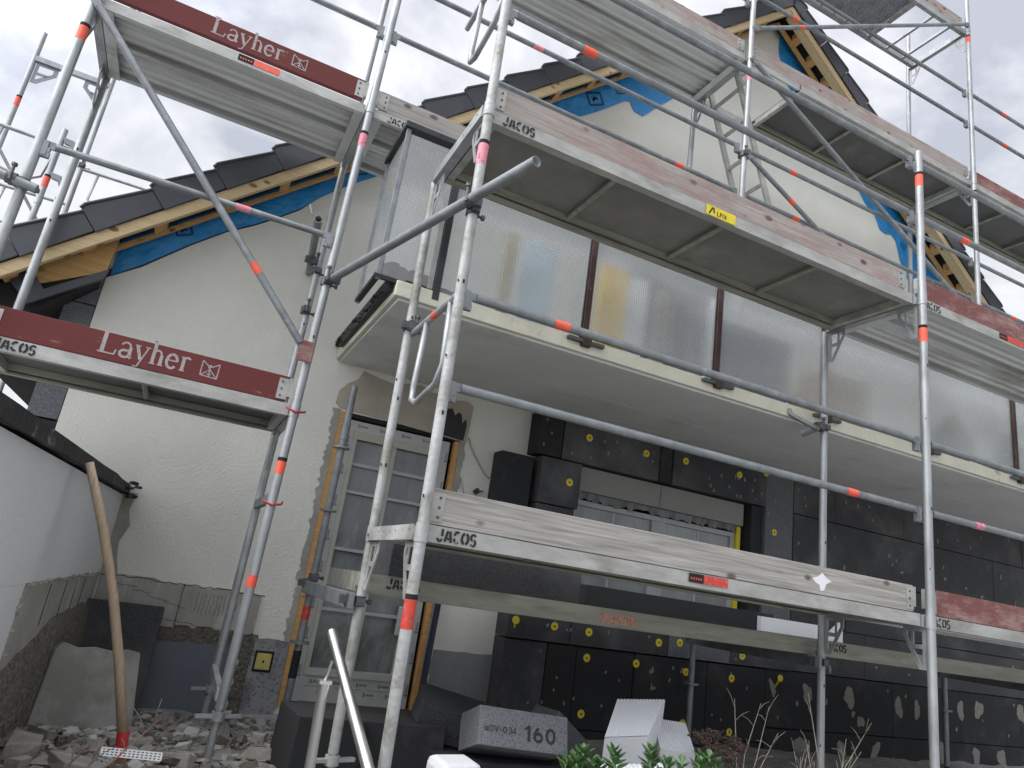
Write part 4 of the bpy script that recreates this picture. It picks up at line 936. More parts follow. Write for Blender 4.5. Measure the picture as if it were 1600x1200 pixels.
# ------------------------------------------------------------------ front scaffold, before the balcony
fs = thing('scaffold', 'tube scaffold standing in front of the balcony with timber toe boards', 'scaffold', (3, .37, -1.27), 'scaffolds round the house')
st = [(.010, -.0161, 0), (3.070, .001, 1), (6.12, 0, 2)]
zb0 = -1.12
standard(fs, .010, -.0161, 0, zb0, 3.6, [(1.55, 1.66, PINK), (-.51, -.40, REDST)], (-.12, 1.88), MORTAR, jack=-1.29, slots=(.35, .95, 1.3))
standard(fs, .002, -.0163, W_, zb0, 1.83, [], (-.12,), MORTAR, jack=-1.29, slots=(.55, 1.0, .2))
standard(fs, 3.080, .0034, 0, zb0, 2.98, [(2.70, 2.79, ORANGE), (1.56, 1.655, ORANGE)], (-.12, 1.88), GALV, jack=-1.29, slots=(.5, 1.4))
standard(fs, 3.064, -.0036, W_, zb0, 1.83, [], (-.12,), GALV, jack=-1.29, slots=(.3, -.6))
standard(fs, 6.12, 0, 0, zb0, 3.0, [], (-.12, 1.88), GALV, jack=-1.29); standard(fs, 6.12, 0, W_, zb0, 1.83, [], (-.12,), GALV, jack=-1.29)
for zl in (0, 2):
    for X0, s in ((.007, -.0161), (3.072, 0), (6.12, 0)):
        transom(fs, X0 + s * zl, 0, zl, MORTAR if (zl == 0 and X0 < 1) else GALV)
for zl in (0, 2):
    xA = .007 - .0161 * zl
    rt_b = 0.04
    rail(fs, (xA + .02, .03, zl + .915), (3.05, .03, zl + .915), .021, [(.166, ORANGE)] if zl == 0 else [])
    rail(fs, (xA + .02, .03, zl + .487), (3.05, .03, zl + .487), .021, [(.81, ORANGE)] if zl == 0 else [(.16, ORANGE)])
    rail(fs, (3.10, .03, zl + .915), (6.1, .03, zl + .915), .021)
    rail(fs, (3.10, .03, zl + .487), (6.1, .03, zl + .487), .021, [(.165, PINK if zl == 0 else ORANGE)])
    end_guard(fs, xA + .0, 0, zl + .915)
tb = toe(fs, .045, 2.99, .04, 0, WGREY)
t = MB(); t.prism([(2.20, .0), (2.24, .012), (2.27, .035), (2.30, .012), (2.34, -.002), (2.30, -.02), (2.285, -.055), (2.26, -.06), (2.25, -.03), (2.22, -.02)], (0, .04, -.02), X_, Z_, NEGY, .0012); t.build('paint_splash', WHITEP, tb)
toe(fs, 3.13, 6.06, .04, 0, WREDW)
toe(fs, .01, 2.97, .04, 2, WPINK)
toe(fs, 3.13, 6.06, .04, 2, WREDW)
deck(fs, .01, 3.07, .035, .69, 0, 'robust', [(.09, .05)], [(1.47, 1.62, REDST)])
deck(fs, 3.07, 6.12, .035, .69, 0, 'steel', [(3.12, .05)], [])
deck(fs, -.02, 3.07, .035, .69, 2, 'robust', [(.07, .05)], [(1.33, 1.54, 'alfix')])
deck(fs, 3.07, 6.12, .035, .69, 2, 'steel', [(3.14, .05)], [(4.03, 4.25, REDST)])
# lower inner planks on posts and cross tubes
for k, ya in enumerate((.80, 1.13, 1.46)):
    for (xa, xb) in ((.05, 3.09), (3.10, 6.1)):
        t = MB(); t.box(xa, xb, ya, ya + .32, -.425, -.325); t.box(xa, xb, ya - .002, ya - .0005, -.42, -.33, 1)
        o = t.build('plank_deck', [DECKRAIL, DECKRAIL], fs, bevel=.004)
        if k == 0:
            b = MB(); letters(b, 'JACOS', STENCIL, V((xa + .09, ya, -.385)), X_, Z_, NEGY, .05, .004, 0, 1.0); b.build('lettering', INK, o)
            if xa < 1:
                b = MB(); b.box(1.40, 1.64, ya - .0035, ya - .0025, -.405, -.355); b.build('sticker', mat('faded_red_print', (.45, .30, .23), .8, 0, .25, 40, stain=(.42, .09, .05), stain_scale=60, stain_lo=.52, stain_hi=.6), o)
for x in (0.0, 3.06, 6.12):
    t = MB(); t.tube((x, 1.98, -1.27), (x, 1.98, .88 if x < 1 else -.45), .0242, 14, hollow=True)
    t.tube((x, 1.98, -.80), (x, 1.98, -.785), .06, 16); t.box(x - .07, x + .07, 1.91, 2.05, -1.278, -1.27)
    if x < 1: t.tube((x, 1.98, .50), (x, 1.98, .62), .030, 12); t.tube((x, 1.98, .44), (x, 1.98, .452), .055, 14); t.tube((x, 1.98, .02), (x, 1.98, .032), .055, 14); t.tube((x, 1.98, .0 - 1.0), (x, 1.98, -.84), .0255, 14, 1)
    o = t.build('prop', [GALVD, DARK], fs)
    if x < 1: b = MB(); b.tube((x, 1.98, -.66), (x, 1.98, -.575), .0252, 14); b.build('sticker', REDST, o)
    t = MB(); t.box(x - .012 - .04, x + .012 - .04, .70, 2.02, -.50, -.425); t.build('cross_beam', GALVD, fs, bevel=.004)
    coupler(fs, (x, W_, -.46), Z_, Y_, CAST, (-.04, .02, 0)); coupler(fs, (x, 1.98, -.40), Z_, Y_, CAST, (-.04, 0, -.04))
# tube clamped across to the rear scaffold, pointing at the viewer
P0 = V((-.41, 1.16, 1.26)); P1 = V((-.05, -.052, 1.33)); P2 = P0 + (P1 - P0) * 1.335
t = MB(); t.tube(P0 - (P1 - P0) * .02, P2, .0242, 18, hollow=True); dd = (P2 - P0).normalized()
t.build('tie_tube', GALVD, fs)
coupler(fs, (-.012, 0, 1.31), Z_, dd, CAST, (-.03, -.05, .02)); coupler(fs, (-.43, 1.2124, 1.25), Z_, dd, CAST, (.02, -.05, .01)); coupler(fs, (-.436, 1.95, 1.3), Z_, X_, CAST, (.0, -.03, 0))
for x, z in ((3.055, 1.10), (6.12, 1.10)):
    t = MB(); t.tube((x - .05, .70, z), (x - .10, .84, z - .05), .0242, 14, hollow=True); t.build('tie_tube', GALVD, fs); coupler(fs, (x, W_, z), Z_, Y_, CAST, (-.05, -.02, 0))
coupler(fs, (.003 - .0163 * .95, W_, .95), Z_, Y_, CAST, (0, -.02, 0))
# red wire ties
# ------------------------------------------------------------------ rear scaffold along the facade
BY = 1.2124
rs = thing('scaffold', 'tall scaffold close to the gable wall with red brown toe boards at its left end', 'scaffold', (2, 1.6, -1.27), 'scaffolds round the house')
DZ = .61
standard(rs, -1.972, .001, BY, -1.1, 6.2, [(2.17, 2.255, ORANGE)], (.49, 2.49), jack=-1.29)
standard(rs, -1.985, .0055, BY + W_, -1.1, 6.2, [], (.49, 2.49), jack=-1.29, slots=(1.4, 1.9))
standard(rs, -.442, .0115, BY, -1.06, 6.6, [(2.18, 2.27, PINK), (.11, .18, ORANGE), (-.48, -.42, ORANGE)], (.49, 2.49, 4.49), jack=-1.29, slots=(.9, 2.9, 3.4))
standard(rs, -.440, .0100, BY + W_, -1.06, 6.6, [], (.49, 2.49, 4.49), jack=-1.29, slots=(1.6, 1.2))
standard(rs, 2.594, .0100, BY, 1.3, 8, [(4.2, 4.29, PINK)], (2.49, 4.49, 6.49), jack=1.25); standard(rs, 2.594, .0100, BY + W_, 1.3, 4.42, [], (2.49,), jack=1.25)
standard(rs, 5.632, .0200, BY, 1.3, 8, [(6.28, 6.36, ORANGE), (4.25, 4.33, ORANGE)], (2.49, 4.49, 6.49), jack=1.25); standard(rs, 5.66, .0190, BY + W_, 1.3, 7.0, [], (2.49, 4.49), jack=1.25)
standard(rs, 8.77, 0, BY, 1.3, 7, [], (2.49, 4.49), jack=1.25); standard(rs, 8.77, 0, BY + W_, 1.3, 7, [], (2.49, 4.49), jack=1.25)
Xs = {'L': lambda z: -1.972, 'C': lambda z: -.442 + .0115 * z, 'E': lambda z: 2.594 + .01 * z, 'D': lambda z: 5.64 + .02 * z, 'G': lambda z: 8.77}
def bay(a, b, zl, kind, board=None, rails=True, jac=(), lay=None, labels=(), hatch=0, rb=(None, None), facem=ALU, zr=(.485, .925)):
    xa, xb = Xs[a](zl), Xs[b](zl)
    deck(rs, xa + hatch, xb, BY + .035, BY + .69, zl, kind, jac, labels, facem)
    if board: toe(rs, xa + .05, xb - .06, BY + .04, zl, board, lay)
    if rails:
        for zz, bb in zip(zr, rb): rail(rs, (xa + .03, BY + .03, zl + zz), (xb - .03, BY + .03, zl + zz), .0185, [bb] if bb else [])
for nm in 'LC': transom(rs, Xs[nm](DZ), BY, DZ)
for nm in 'LCEDG': transom(rs, Xs[nm](2 + DZ), BY, 2 + DZ)
for nm in 'CEDG': transom(rs, Xs[nm](4 + DZ), BY, 4 + DZ)
for nm in 'ED': transom(rs, Xs[nm](6 + DZ), BY, 6 + DZ)
bay('L', 'C', DZ, 'robust', WRED, False, [(-1.86, .05)], (-1.44, .125))
rail(rs, (-1.95, BY + .0, DZ + .915), (-.46, BY + .0, DZ + .925), .019, [(.66, PINK)])
bay('L', 'C', 2 + DZ, 'steel', WRED, True, (), (-1.40, .12), [(-1.13, -.98, ORANGE)])
bay('C', 'E', 2 + DZ, 'steel', WGREY, True, [(-.29, .045)], None, (), 0, ((.80, ORANGE), (.35, PINK)))
bay('E', 'D', 2 + DZ, 'steel', WPINK, True, (), None, (), 0, ((.20, ORANGE), (.185, ORANGE)))
bay('D', 'G', 2 + DZ, 'steel', WPINK, True, (), None, (), 0, ((.19, ORANGE), None))
bay('C', 'E', 4 + DZ, 'steel', WPINK, True)
bay('E', 'D', 4 + DZ, 'robust', WPINK, True, (), None, (), .62, ((.17, ORANGE), None), ALU, (.60, 1.0))
bay('D', 'G', 4 + DZ, 'robust', WREDW, True, (), None, (), 0, ((.2, ORANGE), (.21, ORANGE)), ALU, (.60, 1.02))
bay('E', 'D', 6 + DZ, 'grating', WPINK, True)
t = MB()                                                     # hatch surround left open at the ladder
t.box(2.67, 3.27, BY + .68, BY + .692, 4.44, 4.505); t.box(2.67, 3.27, BY + .035, BY + .047, 4.44, 4.505); t.box(2.66, 2.672, BY + .035, BY + .692, 4.44, 4.505); t.build('hatch_frame', ALU, rs)
brace(rs, (-1.975, BY - .03, 2.44), (-.455, BY - .03, .80), .021, [(.76, ORANGE)])
t = MB(); t.box(-.50, -.42, BY - .045, BY - .035, .74, .86); t.build('brace_bracket', WREDW, rs)
brace(rs, (2.64, BY - .03, 4.42), (5.66, BY - .03, 2.80), .021)
brace(rs, (2.65, BY - .03, 4.76), (5.72, BY - .03, 6.50), .019, [(.18, ORANGE)])
brace(rs, (2.62, BY - .03, 3.45), (4.9, BY - .03, 2.32), .020, [(.23, ORANGE)])
coupler(rs, (2.62, BY, 3.45), Z_, X_, CAST)
# ladder under the hatch, leaning along the facade
t = MB(); a0, a1 = V((3.45, 0, 2.46)), V((2.70, 0, 4.50))
lad_d = (a1 - a0).normalized(); sd2 = Y_.cross(lad_d)
ld = bpy.data.objects
t.obox((a0 + a1) / 2 + V((0, 1.80, 0)), lad_d, Y_, sd2, (a1 - a0).length / 2, .011, .028); t.obox((a0 + a1) / 2 + V((0, 1.45, 0)), lad_d, Y_, sd2, (a1 - a0).length / 2, .011, .028)
for i in range(7):
    p = a0.lerp(a1, .07 + .143 * i); t.obox(p + V((0, 1.625, 0)), lad_d, Y_, sd2, .014, .165, .014)
t.build('ladder', ALU, rs)
# wall tie by the left frame
t = MB(); t.tube((-.56, 1.20, 1.615), (-.44, 2.36, 1.74), .0242, 16, hollow=True); t.build('tie_tube', GALVD, rs); coupler(rs, (-.425, BY + W_, 1.60), Z_, Y_, CAST, (-.05, -.02, .06))
t = MB(); t.path([(-.62, 1.3, 1.74), (-.60, 1.3, 1.69), (-.555, 1.28, 1.66)], .004, 6); t.build('wire', GALVD, rs)
for (x, z) in ((-.437, .45), (-.445, -.06)):
    t = MB(); t.path([(x - .05, BY - .03, z + .02), (x, BY - .045, z), (x + .05, BY - .02, z + .015), (x + .06, BY + .03, z + .03)], .006, 8); t.build('red_tie', REDP, rs)
t = MB(); t.bar((-.45, BY, -.02), (-.447, BY + W_, -.02), .03, .05); t.build('cross_tube', GALVD, rs)
t = MB(); t.bar((-.47, BY, -1.0), (-.46, BY + W_, -.98), .03, .05); t.build('cross_tube', MORTAR, rs)
coupler(rs, (-1.975, BY, 1.28), Z_, X_, CAST, (-.04, -.03, 0)); t = MB(); t.tube((-2.6, BY - .03, 1.36), (-1.9, BY - .035, 1.26), .0242, 12); t.build('tie_tube', GALVD, rs)

# ------------------------------------------------------------------ third scaffold, at the left flank of the house
ls = thing('scaffold', 'distant tube scaffold at the left flank of the house seen against the sky', 'scaffold', (-2.9, 5, -1.27), 'scaffolds round the house')
for X, Y, z1, bd in ((-3.31, 5.0, 4.5, [(3.6, 3.7, ORANGE)]), (-2.61, 5.0, 6.5, []), (-2.57, 3.9, 2.98, [(2.40, 2.50, ORANGE)]), (-3.35, 7.57, 2.4, []), (-2.62, 7.57, 2.4, [])):
    standard(ls, X, 0, Y, -1.2, z1, bd, (2.3,), GALV, jack=-1.29)
t = MB(); t.bar((-3.3, 5, 4.18), (-2.62, 5, 4.18), .05, .055); t.build('transom', GALV, ls)
t = MB(); t.bar((-3.3, 5, 2.18), (-2.62, 5, 2.18), .05, .055); t.build('transom', GALV, ls)
for xx, sg in ((-3.28, 1), (-2.64, -1)):
    t = MB()
    for pol in ([(0, 0), (.2, 0), (.2, -.03), (0, -.03)], [(0, -.03), (.03, -.03), (.03, -.24), (0, -.24)], [(.2, -.03), (.2, -.09), (.05, -.24), (.03, -.24), (.03, -.2), (.16, -.08), (.16, -.03)], [(.03, -.11), (.13, -.11), (.11, -.14), (.03, -.14)]):
        t.prism([(sg * p[0], p[1]) for p in pol], (xx, 4.997, 4.15), X_, Z_, Y_, .006)
    t.build('gusset', GALVD, ls)
def xguard(x0, x1, y, z, z2):
    t = MB(); t.tube((x0, y, z), (x1, y, z2), .017, 10)
    a = V((x0, y, z)).lerp(V((x1, y, z2)), .22); b = V((x0, y, z)).lerp(V((x1, y, z2)), .86)
    t.path([a, a + V((-.02, 0, -.30)), a + V((.03, 0, -.36)), b + V((-.14, 0, -.40)), b + V((-.04, 0, -.33)), b], .013, 8); t.build('end_guard', GALV, ls)
xguard(-2.6, -1.9, 5.0, 3.17, 3.17); xguard(-3.15, -2.5, 3.95, 2.86, 2.84); xguard(-3.3, -2.6, 5.0, 2.75, 2.75)
for z in (1.6, 2.1): rail(ls, (-3.33, 5.0, z), (-3.37, 7.57, z), .019); rail(ls, (-2.61, 5.0, z), (-2.62, 7.57, z), .019)
brace(ls, (-3.25, 4.3, 3.0), (-2.35, 4.3, 1.9), .014); brace(ls, (-3.35, 4.6, 2.6), (-2.5, 4.6, 1.5), .014)
for z in (2.9, 2.55):
    t = MB(); t.prism([(0, 0), (.09, -.01), (.12, -.06), (.09, -.10), (.07, -.06), (.02, -.05)], (-2.56, 3.88, z), X_, Z_, Y_, .03); t.build('wedge_head', GALVD, ls)
coupler(ls, (-2.61, 5.0, 3.2), Z_, X_, CAST)
deck(ls, -3.3, -2.62, 5.05, 7.5, 2.3, 'robust') if False else None

# ------------------------------------------------------------------ loose boards on the lower deck
def slab(name, c, size, rot, m, label, cat, bevel=.004, group=None, side=None):
    t = MB(); hx, hy, hz = (s / 2 for s in size)
    Rm = Matrix.Rotation(R(rot[2]), 3, 'Z') @ Matrix.Rotation(R(rot[1]), 3, 'Y') @ Matrix.Rotation(R(rot[0]), 3, 'X')
    t.obox(V(c), Rm @ X_, Rm @ Y_, Rm @ Z_, hx, hy, hz)
    o = t.build(name, m, None, bevel=bevel); tag(o, label, cat, group); return o, Rm, V(c)
GB = 'loose black foam boards'
slab('foam_board', (.69, 1.02, -.24), (1.12, .45, .17), (0, 0, 1), EPS, 'long black foam board lying at the left end of the low plank deck', 'foam board', group=GB)
slab('foam_board', (2.36, 1.42, -.262), (1.55, .40, .125), (0, 0, 0), EPSB, 'long black foam board lying mid way on the low plank deck below the window', 'foam board', group=GB)
slab('foam_board', (1.45, 1.70, -.25), (.6, .2, .15), (0, 0, 0), EPSG, 'grey foam offcut on the low plank deck half hidden behind the black boards', 'foam board')
t = MB(); t.box(2.98, 3.60, 1.18, 1.30, -.323, -.225); t.prism([(3.62, -.323), (3.80, -.323), (3.80, -.18)], (0, 1.19, 0), X_, Z_, Y_, .05)
t = t.build('foam_strip', EPSW, None, bevel=.003); tag(t, 'white foam strip lying on the low plank deck beside the inner standard', 'foam strip')
# boards leaning in the corner at the left
slab('foam_board', (-1.05, 2.21, -1.02), (.50, .10, .64), (-12, 0, -2), EPS, 'black speckled foam board leaning in the wall corner behind the concrete slab', 'foam board', group=GB)
t = MB(); r_ = random.Random(31)
pol = [(-.255, -.08), (.255, -.08), (.235, .33), (.17, .345), (.10, .335), (.0, .355), (-.08, .35), (-.15, .375), (-.185, .34)]
su = V((.856, .517, 0)); sw = Z_ * math.cos(R(12)) + V((-.517, .856, 0)) * math.sin(R(12))
t.prism(pol, (-1.055, 1.375, -1.21), su, sw, su.cross(sw), .05); tag(t.build('cement_slab', mat('smoothed_cement', (.20, .195, .175), .85, 0, .2, 3, bump=.2, bscale=25, stain=(.26, .25, .23), stain_scale=2.5, stain_lo=.5, stain_hi=.6), None, bevel=.006), 'grey cement slab with a broken top edge leaning in the wall corner', 'slab')

# pile of foam blocks at bottom centre
slab('foam_block', (.30, 1.20, -1.17), (.72, .42, .28), (0, 0, -4), EPSB, 'big flat black foam block on the ground right of the steel posts', 'foam block', group='dumped foam blocks')
slab('foam_block', (.02, 1.10, -1.155), (.34, .36, .28), (0, 2, 6), EPSB, 'black foam block on the ground behind the steel posts', 'foam block', group='dumped foam blocks')
slab('foam_block', (.78, 1.12, -1.02), (.50, .28, .17), (14, 10, -12), EPS, 'tilted black foam block leaning behind the printed grey block', 'foam block', group='dumped foam blocks')
slab('foam_block', (.95, 1.0, -1.22), (.75, .5, .16), (0, 0, 3), EPSB, 'black foam block at the bottom of the pile under the printed grey block', 'foam block', group='dumped foam blocks')
o, Rm, c = slab('foam_block', (.965, .83, -1.015), (.50, .26, .18), (-20, 3, -3), EPSC, 'light grey speckled foam block printed with the number 160', 'foam block', group='dumped foam blocks')
t = MB(); fx, fz, fn = Rm @ X_, Rm @ Z_, Rm @ NEGY
letters(t, '160', SANS, c + fn * .13 + fx * .0 + fz * -.05, fx, fz, fn, .075, .002, 0, 1.25)
t.build('lettering', GINK, o); t = MB(); letters(t, 'WDV-034', SANS, c + fn * .13 + fx * -.22 + fz * -.025, fx, fz, fn, .03, .002, 0, 1.25); t.build('lettering', GINK, o)
slab('foam_block', (1.34, 1.05, -1.06), (.30, .20, .18), (0, 32, 15), EPSG, 'grey foam wedge tipped on edge between printed block and white block', 'foam block', group='dumped foam blocks')
def ribbed(name, c, size, rot, label, n=14):
    t = MB(); hx, hy, hz = (s / 2 for s in size)
    Rm = Matrix.Rotation(R(rot[2]), 3, 'Z') @ Matrix.Rotation(R(rot[1]), 3, 'Y') @ Matrix.Rotation(R(rot[0]), 3, 'X')
    prof = []
    for i in range(n): a = -hx + 2 * hx * i / n; w = 2 * hx / n; prof += [(a, hz), (a + w * .62, hz), (a + w * .66, hz - .005), (a + w * .96, hz - .005)]
    prof += [(hx, hz), (hx, -hz), (-hx, -hz)]
    t.prism(prof[::-1], V(c) - (Rm @ Y_) * hy, Rm @ X_, Rm @ Z_, Rm @ Y_, 2 * hy)
    o = t.build(name, EPSW); tag(o, label, 'foam block', 'white ribbed foam blocks'); return o
A_, B_, C_, D_ = V((1.224, .38, -.915)), V((1.443, .33, -.886)), V((1.724, .58, -.748)), V((1.451, .63, -.774))
dn = -(B_ - A_).cross(D_ - A_).normalized() * .21
t = MB(); n = 15
for i in range(n):
    f0, f1 = i / n, (i + .66) / n; f2 = (i + 1) / n
    q = [A_.lerp(B_, f0), A_.lerp(B_, f1), D_.lerp(C_, f1), D_.lerp(C_, f0)]; k = t.add(q); t.face([k, k + 1, k + 2, k + 3])
    g0, g1 = A_.lerp(B_, f1) + dn * .02, A_.lerp(B_, f2) + dn * .02; h0_, h1_ = D_.lerp(C_, f1) + dn * .02, D_.lerp(C_, f2) + dn * .02
    k = t.add([g0, g1, h1_, h0_]); t.face([k, k + 1, k + 2, k + 3])
    k = t.add([A_.lerp(B_, f1), g0, h0_, D_.lerp(C_, f1)]); t.face([k, k + 1, k + 2, k + 3]); k = t.add([g1, A_.lerp(B_, f2), D_.lerp(C_, f2), h1_]); t.face([k, k + 1, k + 2, k + 3])
k = t.add([p + dn * e_ for e_ in (.02, 1) for p in (A_, B_, C_, D_)])
for q in ((0, 4, 5, 1), (1, 5, 6, 2), (2, 6, 7, 3), (3, 7, 4, 0), (7, 6, 5, 4)): t.face([k + i for i in q])
tag(t.build('white_foam_block', EPSW), 'white ribbed foam block tipped on edge, tallest of the white blocks', 'foam block', 'white ribbed foam blocks')
ribbed('white_foam_block', (1.80, .60, -1.01), (.18, .26, .20), (25, 0, -25), 'small white ribbed foam block right behind the tallest white block')
ribbed('white_foam_block', (1.24, .02, -1.05), (.40, .26, .10), (14, 0, 12), 'white ribbed foam slab lying lowest among the green plants')
slab('white_foam_block', (.43, .30, -1.07), (.20, .16, .10), (5, 0, 10), EPSW, 'rounded white foam scrap at the very bottom below the black blocks', 'foam block', .03)

# ------------------------------------------------------------------ steel posts, hoe, strips, navy batten
def along(p, d, L_): return V(p) + V(d).normalized() * L_
d1 = V((-.08, -.15, -.96)) - V((-.16, .45, -.59))
t = MB(); t.tube((-.16, .45, -.59), along((-.16, .45, -.59), d1, 1.0), .0212, 24, 0); t.tube(along((-.16, .45, -.59), d1, .24) + V((-.006, -.0195, .008)), along((-.16, .45, -.59), d1, .24) + V((-.006, -.021, .009)), .004, 8, 1)
tag(t.build('steel_post', [STAINLESS, DARK]), 'round stainless steel post leaning, the thicker of the two posts', 'steel post', 'stainless railing posts')
t = MB(); t.tube((-.23, .10, -.735), (-.19, .20, -1.25), .020, 16); t.tube((-.222, .08, -.66), (-.23, .10, -.735), .006, 8); t.box(-.252, -.206, .077, .12, -.742, -.73)
tag(t.build('steel_post', [STAINLESS]), 'slim stainless steel post with a thin pin on top, left of the leaning post', 'steel post', 'stainless railing posts')
hoe = thing('hoe', 'long wooden handled hoe with red socket leaning on the garden wall', 'hoe', (-.84, .62, -1.15))
h0, h1 = V((-1.26, .72, -.05)), V((-.853, .62, -1.06))
t = MB(); t.path([h0, h0.lerp(h1, .25) + V((.022, 0, .0)), h0.lerp(h1, .5) + V((.028, 0, 0)), h0.lerp(h1, .75) + V((.018, 0, 0)), h1], [.017, .019, .0185, .019, .02], 14); t.build('handle', HANDLE, hoe)
t = MB(); t.tube(h1 + V((0, 0, .008)), h1 + V((.012, 0, -.085)), .0235, 14, 0, .021); t.build('socket', REDP, hoe)
t = MB(); e = h1 + V((.012, 0, -.085)); t.prism([(-.02, 0), (.02, 0), (.09, -.11), (.06, -.13), (-.015, -.10)], e + V((0, -.01, 0)), X_, Z_, Y_, .012); t.build('blade', mat('rusty_blade', (.30, .2, .15), .6, .4, .4, 20), hoe)
def perforated(p0, p1, wv, w, label):
    p0, p1 = V(p0), V(p1); d = p1 - p0; L_ = d.length; d.normalize(); wv = V(wv).normalized(); nrm = d.cross(wv); t = MB()
    n = int(L_ / .016)
    for k in (0, 1, 2, 3): t.obox((p0 + p1) / 2 + wv * (w * (k / 3 - .5)), d, wv, nrm, L_ / 2, .0022, .0008)
    for i in range(n + 1): t.obox(p0 + d * (L_ * i / n), d, wv, nrm, .003, w / 2, .0007)
    tag(t.build('corner_bead', WHITEP), label, 'corner bead', 'white perforated corner beads')
perforated((-.91, .58, -1.115), (-.70, .50, -1.108), (0, .35, 1), .026, 'white perforated corner bead lying across the hoe socket')
perforated((-.955, .63, -1.22), (-.885, .58, -1.135), (.8, .3, -.3), .05, 'white perforated corner bead standing up beside the hoe blade')
t = MB(); t.bar((.985, 2.30, -.30), (.93, 2.22, -1.26), .03, .055, (0, 1, 0)); tag(t.build('navy_batten', NAVY, None, bevel=.004), 'dark navy film covered batten leaning at the right of the door', 'batten')

# ------------------------------------------------------------------ rubble
rr = random.Random(77)
t = MB()
for i in range(2600):
    x = rr.uniform(-1.35, .75); y = rr.uniform(.35, 2.25)
    if x > .05 and rr.random() < .6: continue
    s = rr.choice((.010, .013, .016, .018, .022, .026, .03, .042)) * rr.uniform(.7, 1.25)
    if y > 1.7: s *= .6
    t.rock((x, y, gz(x, y) + s * .25 + rr.uniform(0, .02)), s, rr, rr.choice((0, 0, 0, 0, 0, 1, 2, 2)))
tag(t.build('rubble', [RUBBLE, mat('pale_plaster_chip', (.46, .45, .42), .95, 0, .3, 14, bump=.4, bscale=50), mat('earthy_lump', (.16, .14, .11), 1, 0, .4, 20, bump=.6, bscale=60)]), kind='stuff')
for k, (x, y, s, lb) in enumerate(((-1.18, .66, .10, 'flat grey stone at the far left edge of the rubble'), (-.98, .50, .11, 'large mossy concrete block left of the hoe blade'), (-.62, .95, .075, 'angular concrete lump right of the hoe'), (-.42, .82, .07, 'pale concrete lump before the scaffold jack'), (-.20, 1.25, .09, 'flat concrete flake beside the prop foot'), (-.5, 1.28, .085, 'broad concrete flake behind the scaffold jack'), (-.15, .80, .07, 'concrete lump next to the slim steel post'))):
    t = MB(); t.rock((x, y, gz(x, y) + s * .35), s, random.Random(50 + k)); tag(t.build('concrete_lump', RUBBLE, None, bevel=.006), lb, 'concrete lump', 'lumps of broken concrete')
t = MB()
for i in range(120):
    x = rr.uniform(.5, 3.5); y = rr.uniform(-.3, 1.9); t.rock((x, y, gz(x, y) + .01), rr.uniform(.008, .025), rr)
tag(t.build('gravel', RUBBLE), kind='stuff')

# ------------------------------------------------------------------ plants
def leafblade(t, p, d, L_, w, m=0):
    d = V(d).normalized(); side = d.cross(Z_).normalized(); nn = side.cross(d)
    a = t.add([p, p + d * L_ * .35 + side * w * .42 + nn * .004, p + d * L_ * .7 + side * w * .5 - nn * .002, p + d * L_ - nn * L_ * .1, p + d * L_ * .7 - side * w * .5 - nn * .002, p + d * L_ * .35 - side * w * .42 + nn * .004, p + d * L_ * .5 - nn * .008])
    for q in ((0, 6, 1), (1, 6, 2), (2, 6, 3), (3, 6, 4), (4, 6, 5), (5, 6, 0)): t.face([a + i for i in q][::-1], m, True)
def sedum(x, y, top, label, n=5, sp=.09, seed=0):
    r_ = random.Random(seed); pl = thing('sedum_plant', label, 'plant', (x, y, gz(x, y)), 'green fleshy leaved plants')
    t = MB(); lf = MB()
    for k in range(n):
        bx_, by_ = x + r_.uniform(-sp, sp), y + r_.uniform(-sp, sp); tz = top - r_.uniform(0, .07)
        t.path([(x + (bx_ - x) * .4, y + (by_ - y) * .4, gz(x, y)), (bx_, by_, tz)], .005, 6)
        z = tz - .09; i = 0
        while z < tz:
            for j in range(2):
                a = i * 1.4 + j * math.pi + r_.uniform(-.3, .3); el = .25 + 1.0 * (z - tz + .09) / .09
                leafblade(lf, V((bx_, by_, z)), (math.cos(a), math.sin(a), el), r_.uniform(.052, .072) * (1.15 - .3 * el / 1.2), .034)
            z += .019; i += 1
        for j in range(4):
            a = r_.uniform(0, 6.28); leafblade(lf, V((bx_, by_, tz)), (math.cos(a) * .45, math.sin(a) * .45, 1), .042, .022)
    t.build('stem', LEAF, pl); lf.build('leaf_rosette', LEAF, pl)
sedum(.80, -.12, -.885, 'green leafy plant in front of the printed grey block', 6, .07, 1)
sedum(.97, -.05, -.895, 'green leafy plant left of the tallest white block', 4, .06, 2)
sedum(1.17, -.10, -.845, 'green leafy plant sprouting highest before the white blocks', 4, .06, 3)
sedum(1.40, -.08, -.875, 'green leafy plant right of the lowest white slab', 5, .07, 4)
sedum(1.05, -.18, -.915, 'low green leafy plant under the lowest white slab', 4, .07, 5)
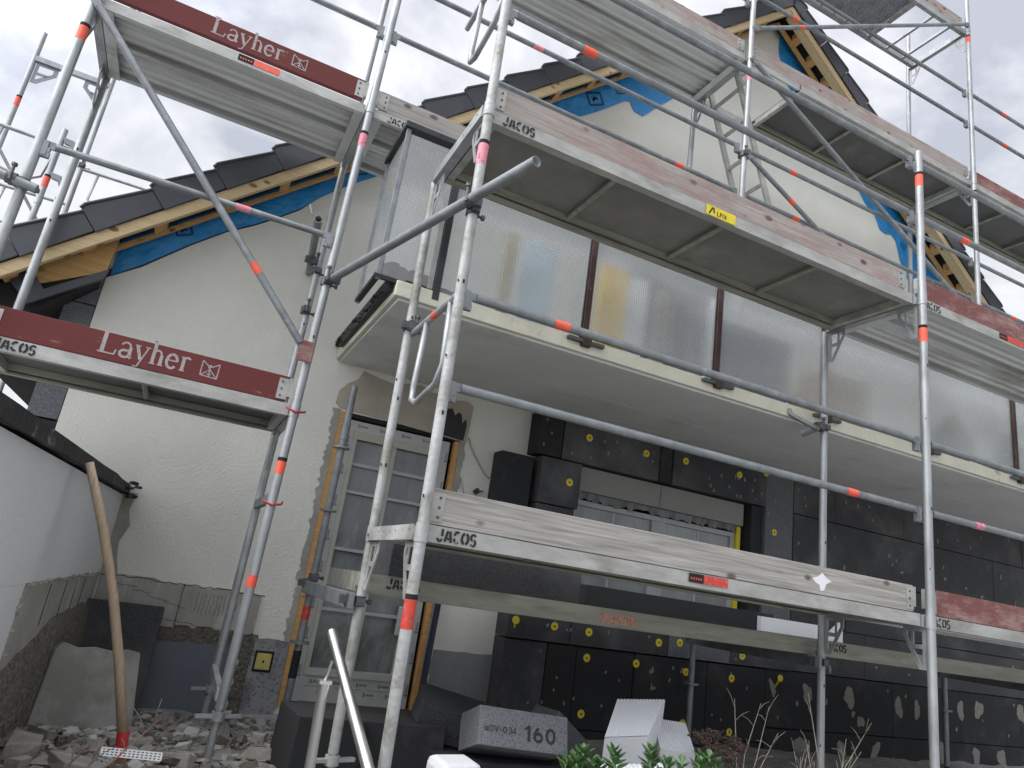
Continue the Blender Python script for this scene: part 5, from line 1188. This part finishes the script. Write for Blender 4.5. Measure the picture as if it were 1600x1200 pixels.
def dry(name, x, y, label, tips, m, r0=.004, group=None, heads=0, seed=0):
    r_ = random.Random(seed); t = MB()
    for (tx, ty, tz) in tips:
        b = V((x + r_.uniform(-.02, .02), y + r_.uniform(-.02, .02), gz(x, y))); e = V((tx, ty, tz)); mid = b.lerp(e, .5) + V((r_.uniform(-.03, .03), r_.uniform(-.02, .02), r_.uniform(0, .04)))
        t.path([b, mid, e], [r0, r0 * .8, r0 * .4], 6)
        for k in range(3):
            f_ = r_.uniform(.5, .95); q = mid.lerp(e, max(0, (f_ - .5) * 2)); g_ = q + V((r_.uniform(-.07, .07), r_.uniform(-.05, .05), r_.uniform(.02, .10)))
            t.path([q, q.lerp(g_, .5) + V((0, 0, .01)), g_], [r0 * .5, r0 * .4, r0 * .25], 5)
        if heads:
            for k in range(heads):
                q = e + V((r_.uniform(-.05, .05), r_.uniform(-.04, .04), r_.uniform(-.035, .015))); t.path([e + V((0, 0, -.05)), q], [.0015, .001], 4); t.rock(q, r_.uniform(.004, .009), r_)
    tag(t.build(name, m), label, 'plant', group)
dry('dry_shrub', 1.86, .30, 'withered brown flower heads beside the small white block', [(1.74, .3, -.86), (1.84, .32, -.85), (1.93, .28, -.87), (1.79, .27, -.90), (1.98, .30, -.90), (1.88, .25, -.92)], TWIGD, .003, heads=70, seed=3)
dry('dry_shrub', 2.02, .2, 'low withered brown tuft at the bottom edge', [(1.95, .2, -1.0), (2.05, .22, -.99), (2.12, .2, -1.01)], TWIGD, .003, heads=45, seed=4)
dry('dry_stalk', 2.10, .40, 'pale dry branching stalks left of the inner standard', [(2.04, .4, -.69), (2.29, .4, -.71), (2.23, .4, -.70), (2.34, .38, -.84)], TWIG, .0038, 'dry plant stalks', seed=5)
dry('dry_stalk', 2.68, .35, 'pale dry stalks spreading across the foot of the inner standard', [(2.58, .4, -.62), (3.10, .4, -.75), (2.55, .38, -.86), (2.84, .36, -.84), (2.95, .35, -.9), (2.75, .3, -.92)], TWIG, .0042, 'dry plant stalks', seed=6)
dry('dry_stalk', 2.42, .30, 'thin grey dry stalks between the two larger stalk clumps', [(2.36, .3, -.86), (2.48, .3, -.88), (2.40, .28, -.93), (2.53, .3, -.95)], TWIG, .003, 'dry plant stalks', seed=7)
dry('dry_stalk', -1.02, .22, 'dry reddish stems at the bottom left before the garden wall', [(-.95, .2, -1.0), (-.90, .2, -.98), (-.75, .35, -.95), (-.98, .15, -1.08)], mat('dry_red_stem', (.25, .17, .13), .8), .004, 'dry plant stalks', seed=8)
t = MB(); r_ = random.Random(4)
for k in range(9):
    a = r_.uniform(0, 6.28); leafblade(t, V((1.17 + r_.uniform(-.03, .03), WY - .02, .38 + r_.uniform(-.02, .03))), (math.cos(a), -.5, abs(math.sin(a)) * .8), .04, .035)
t.path([(1.17, WY, .34), (1.17, WY - .03, .40)], .003, 5)
tag(t.build('weed', LEAFD), 'small weed growing out of the wall between door and black boards', 'weed')
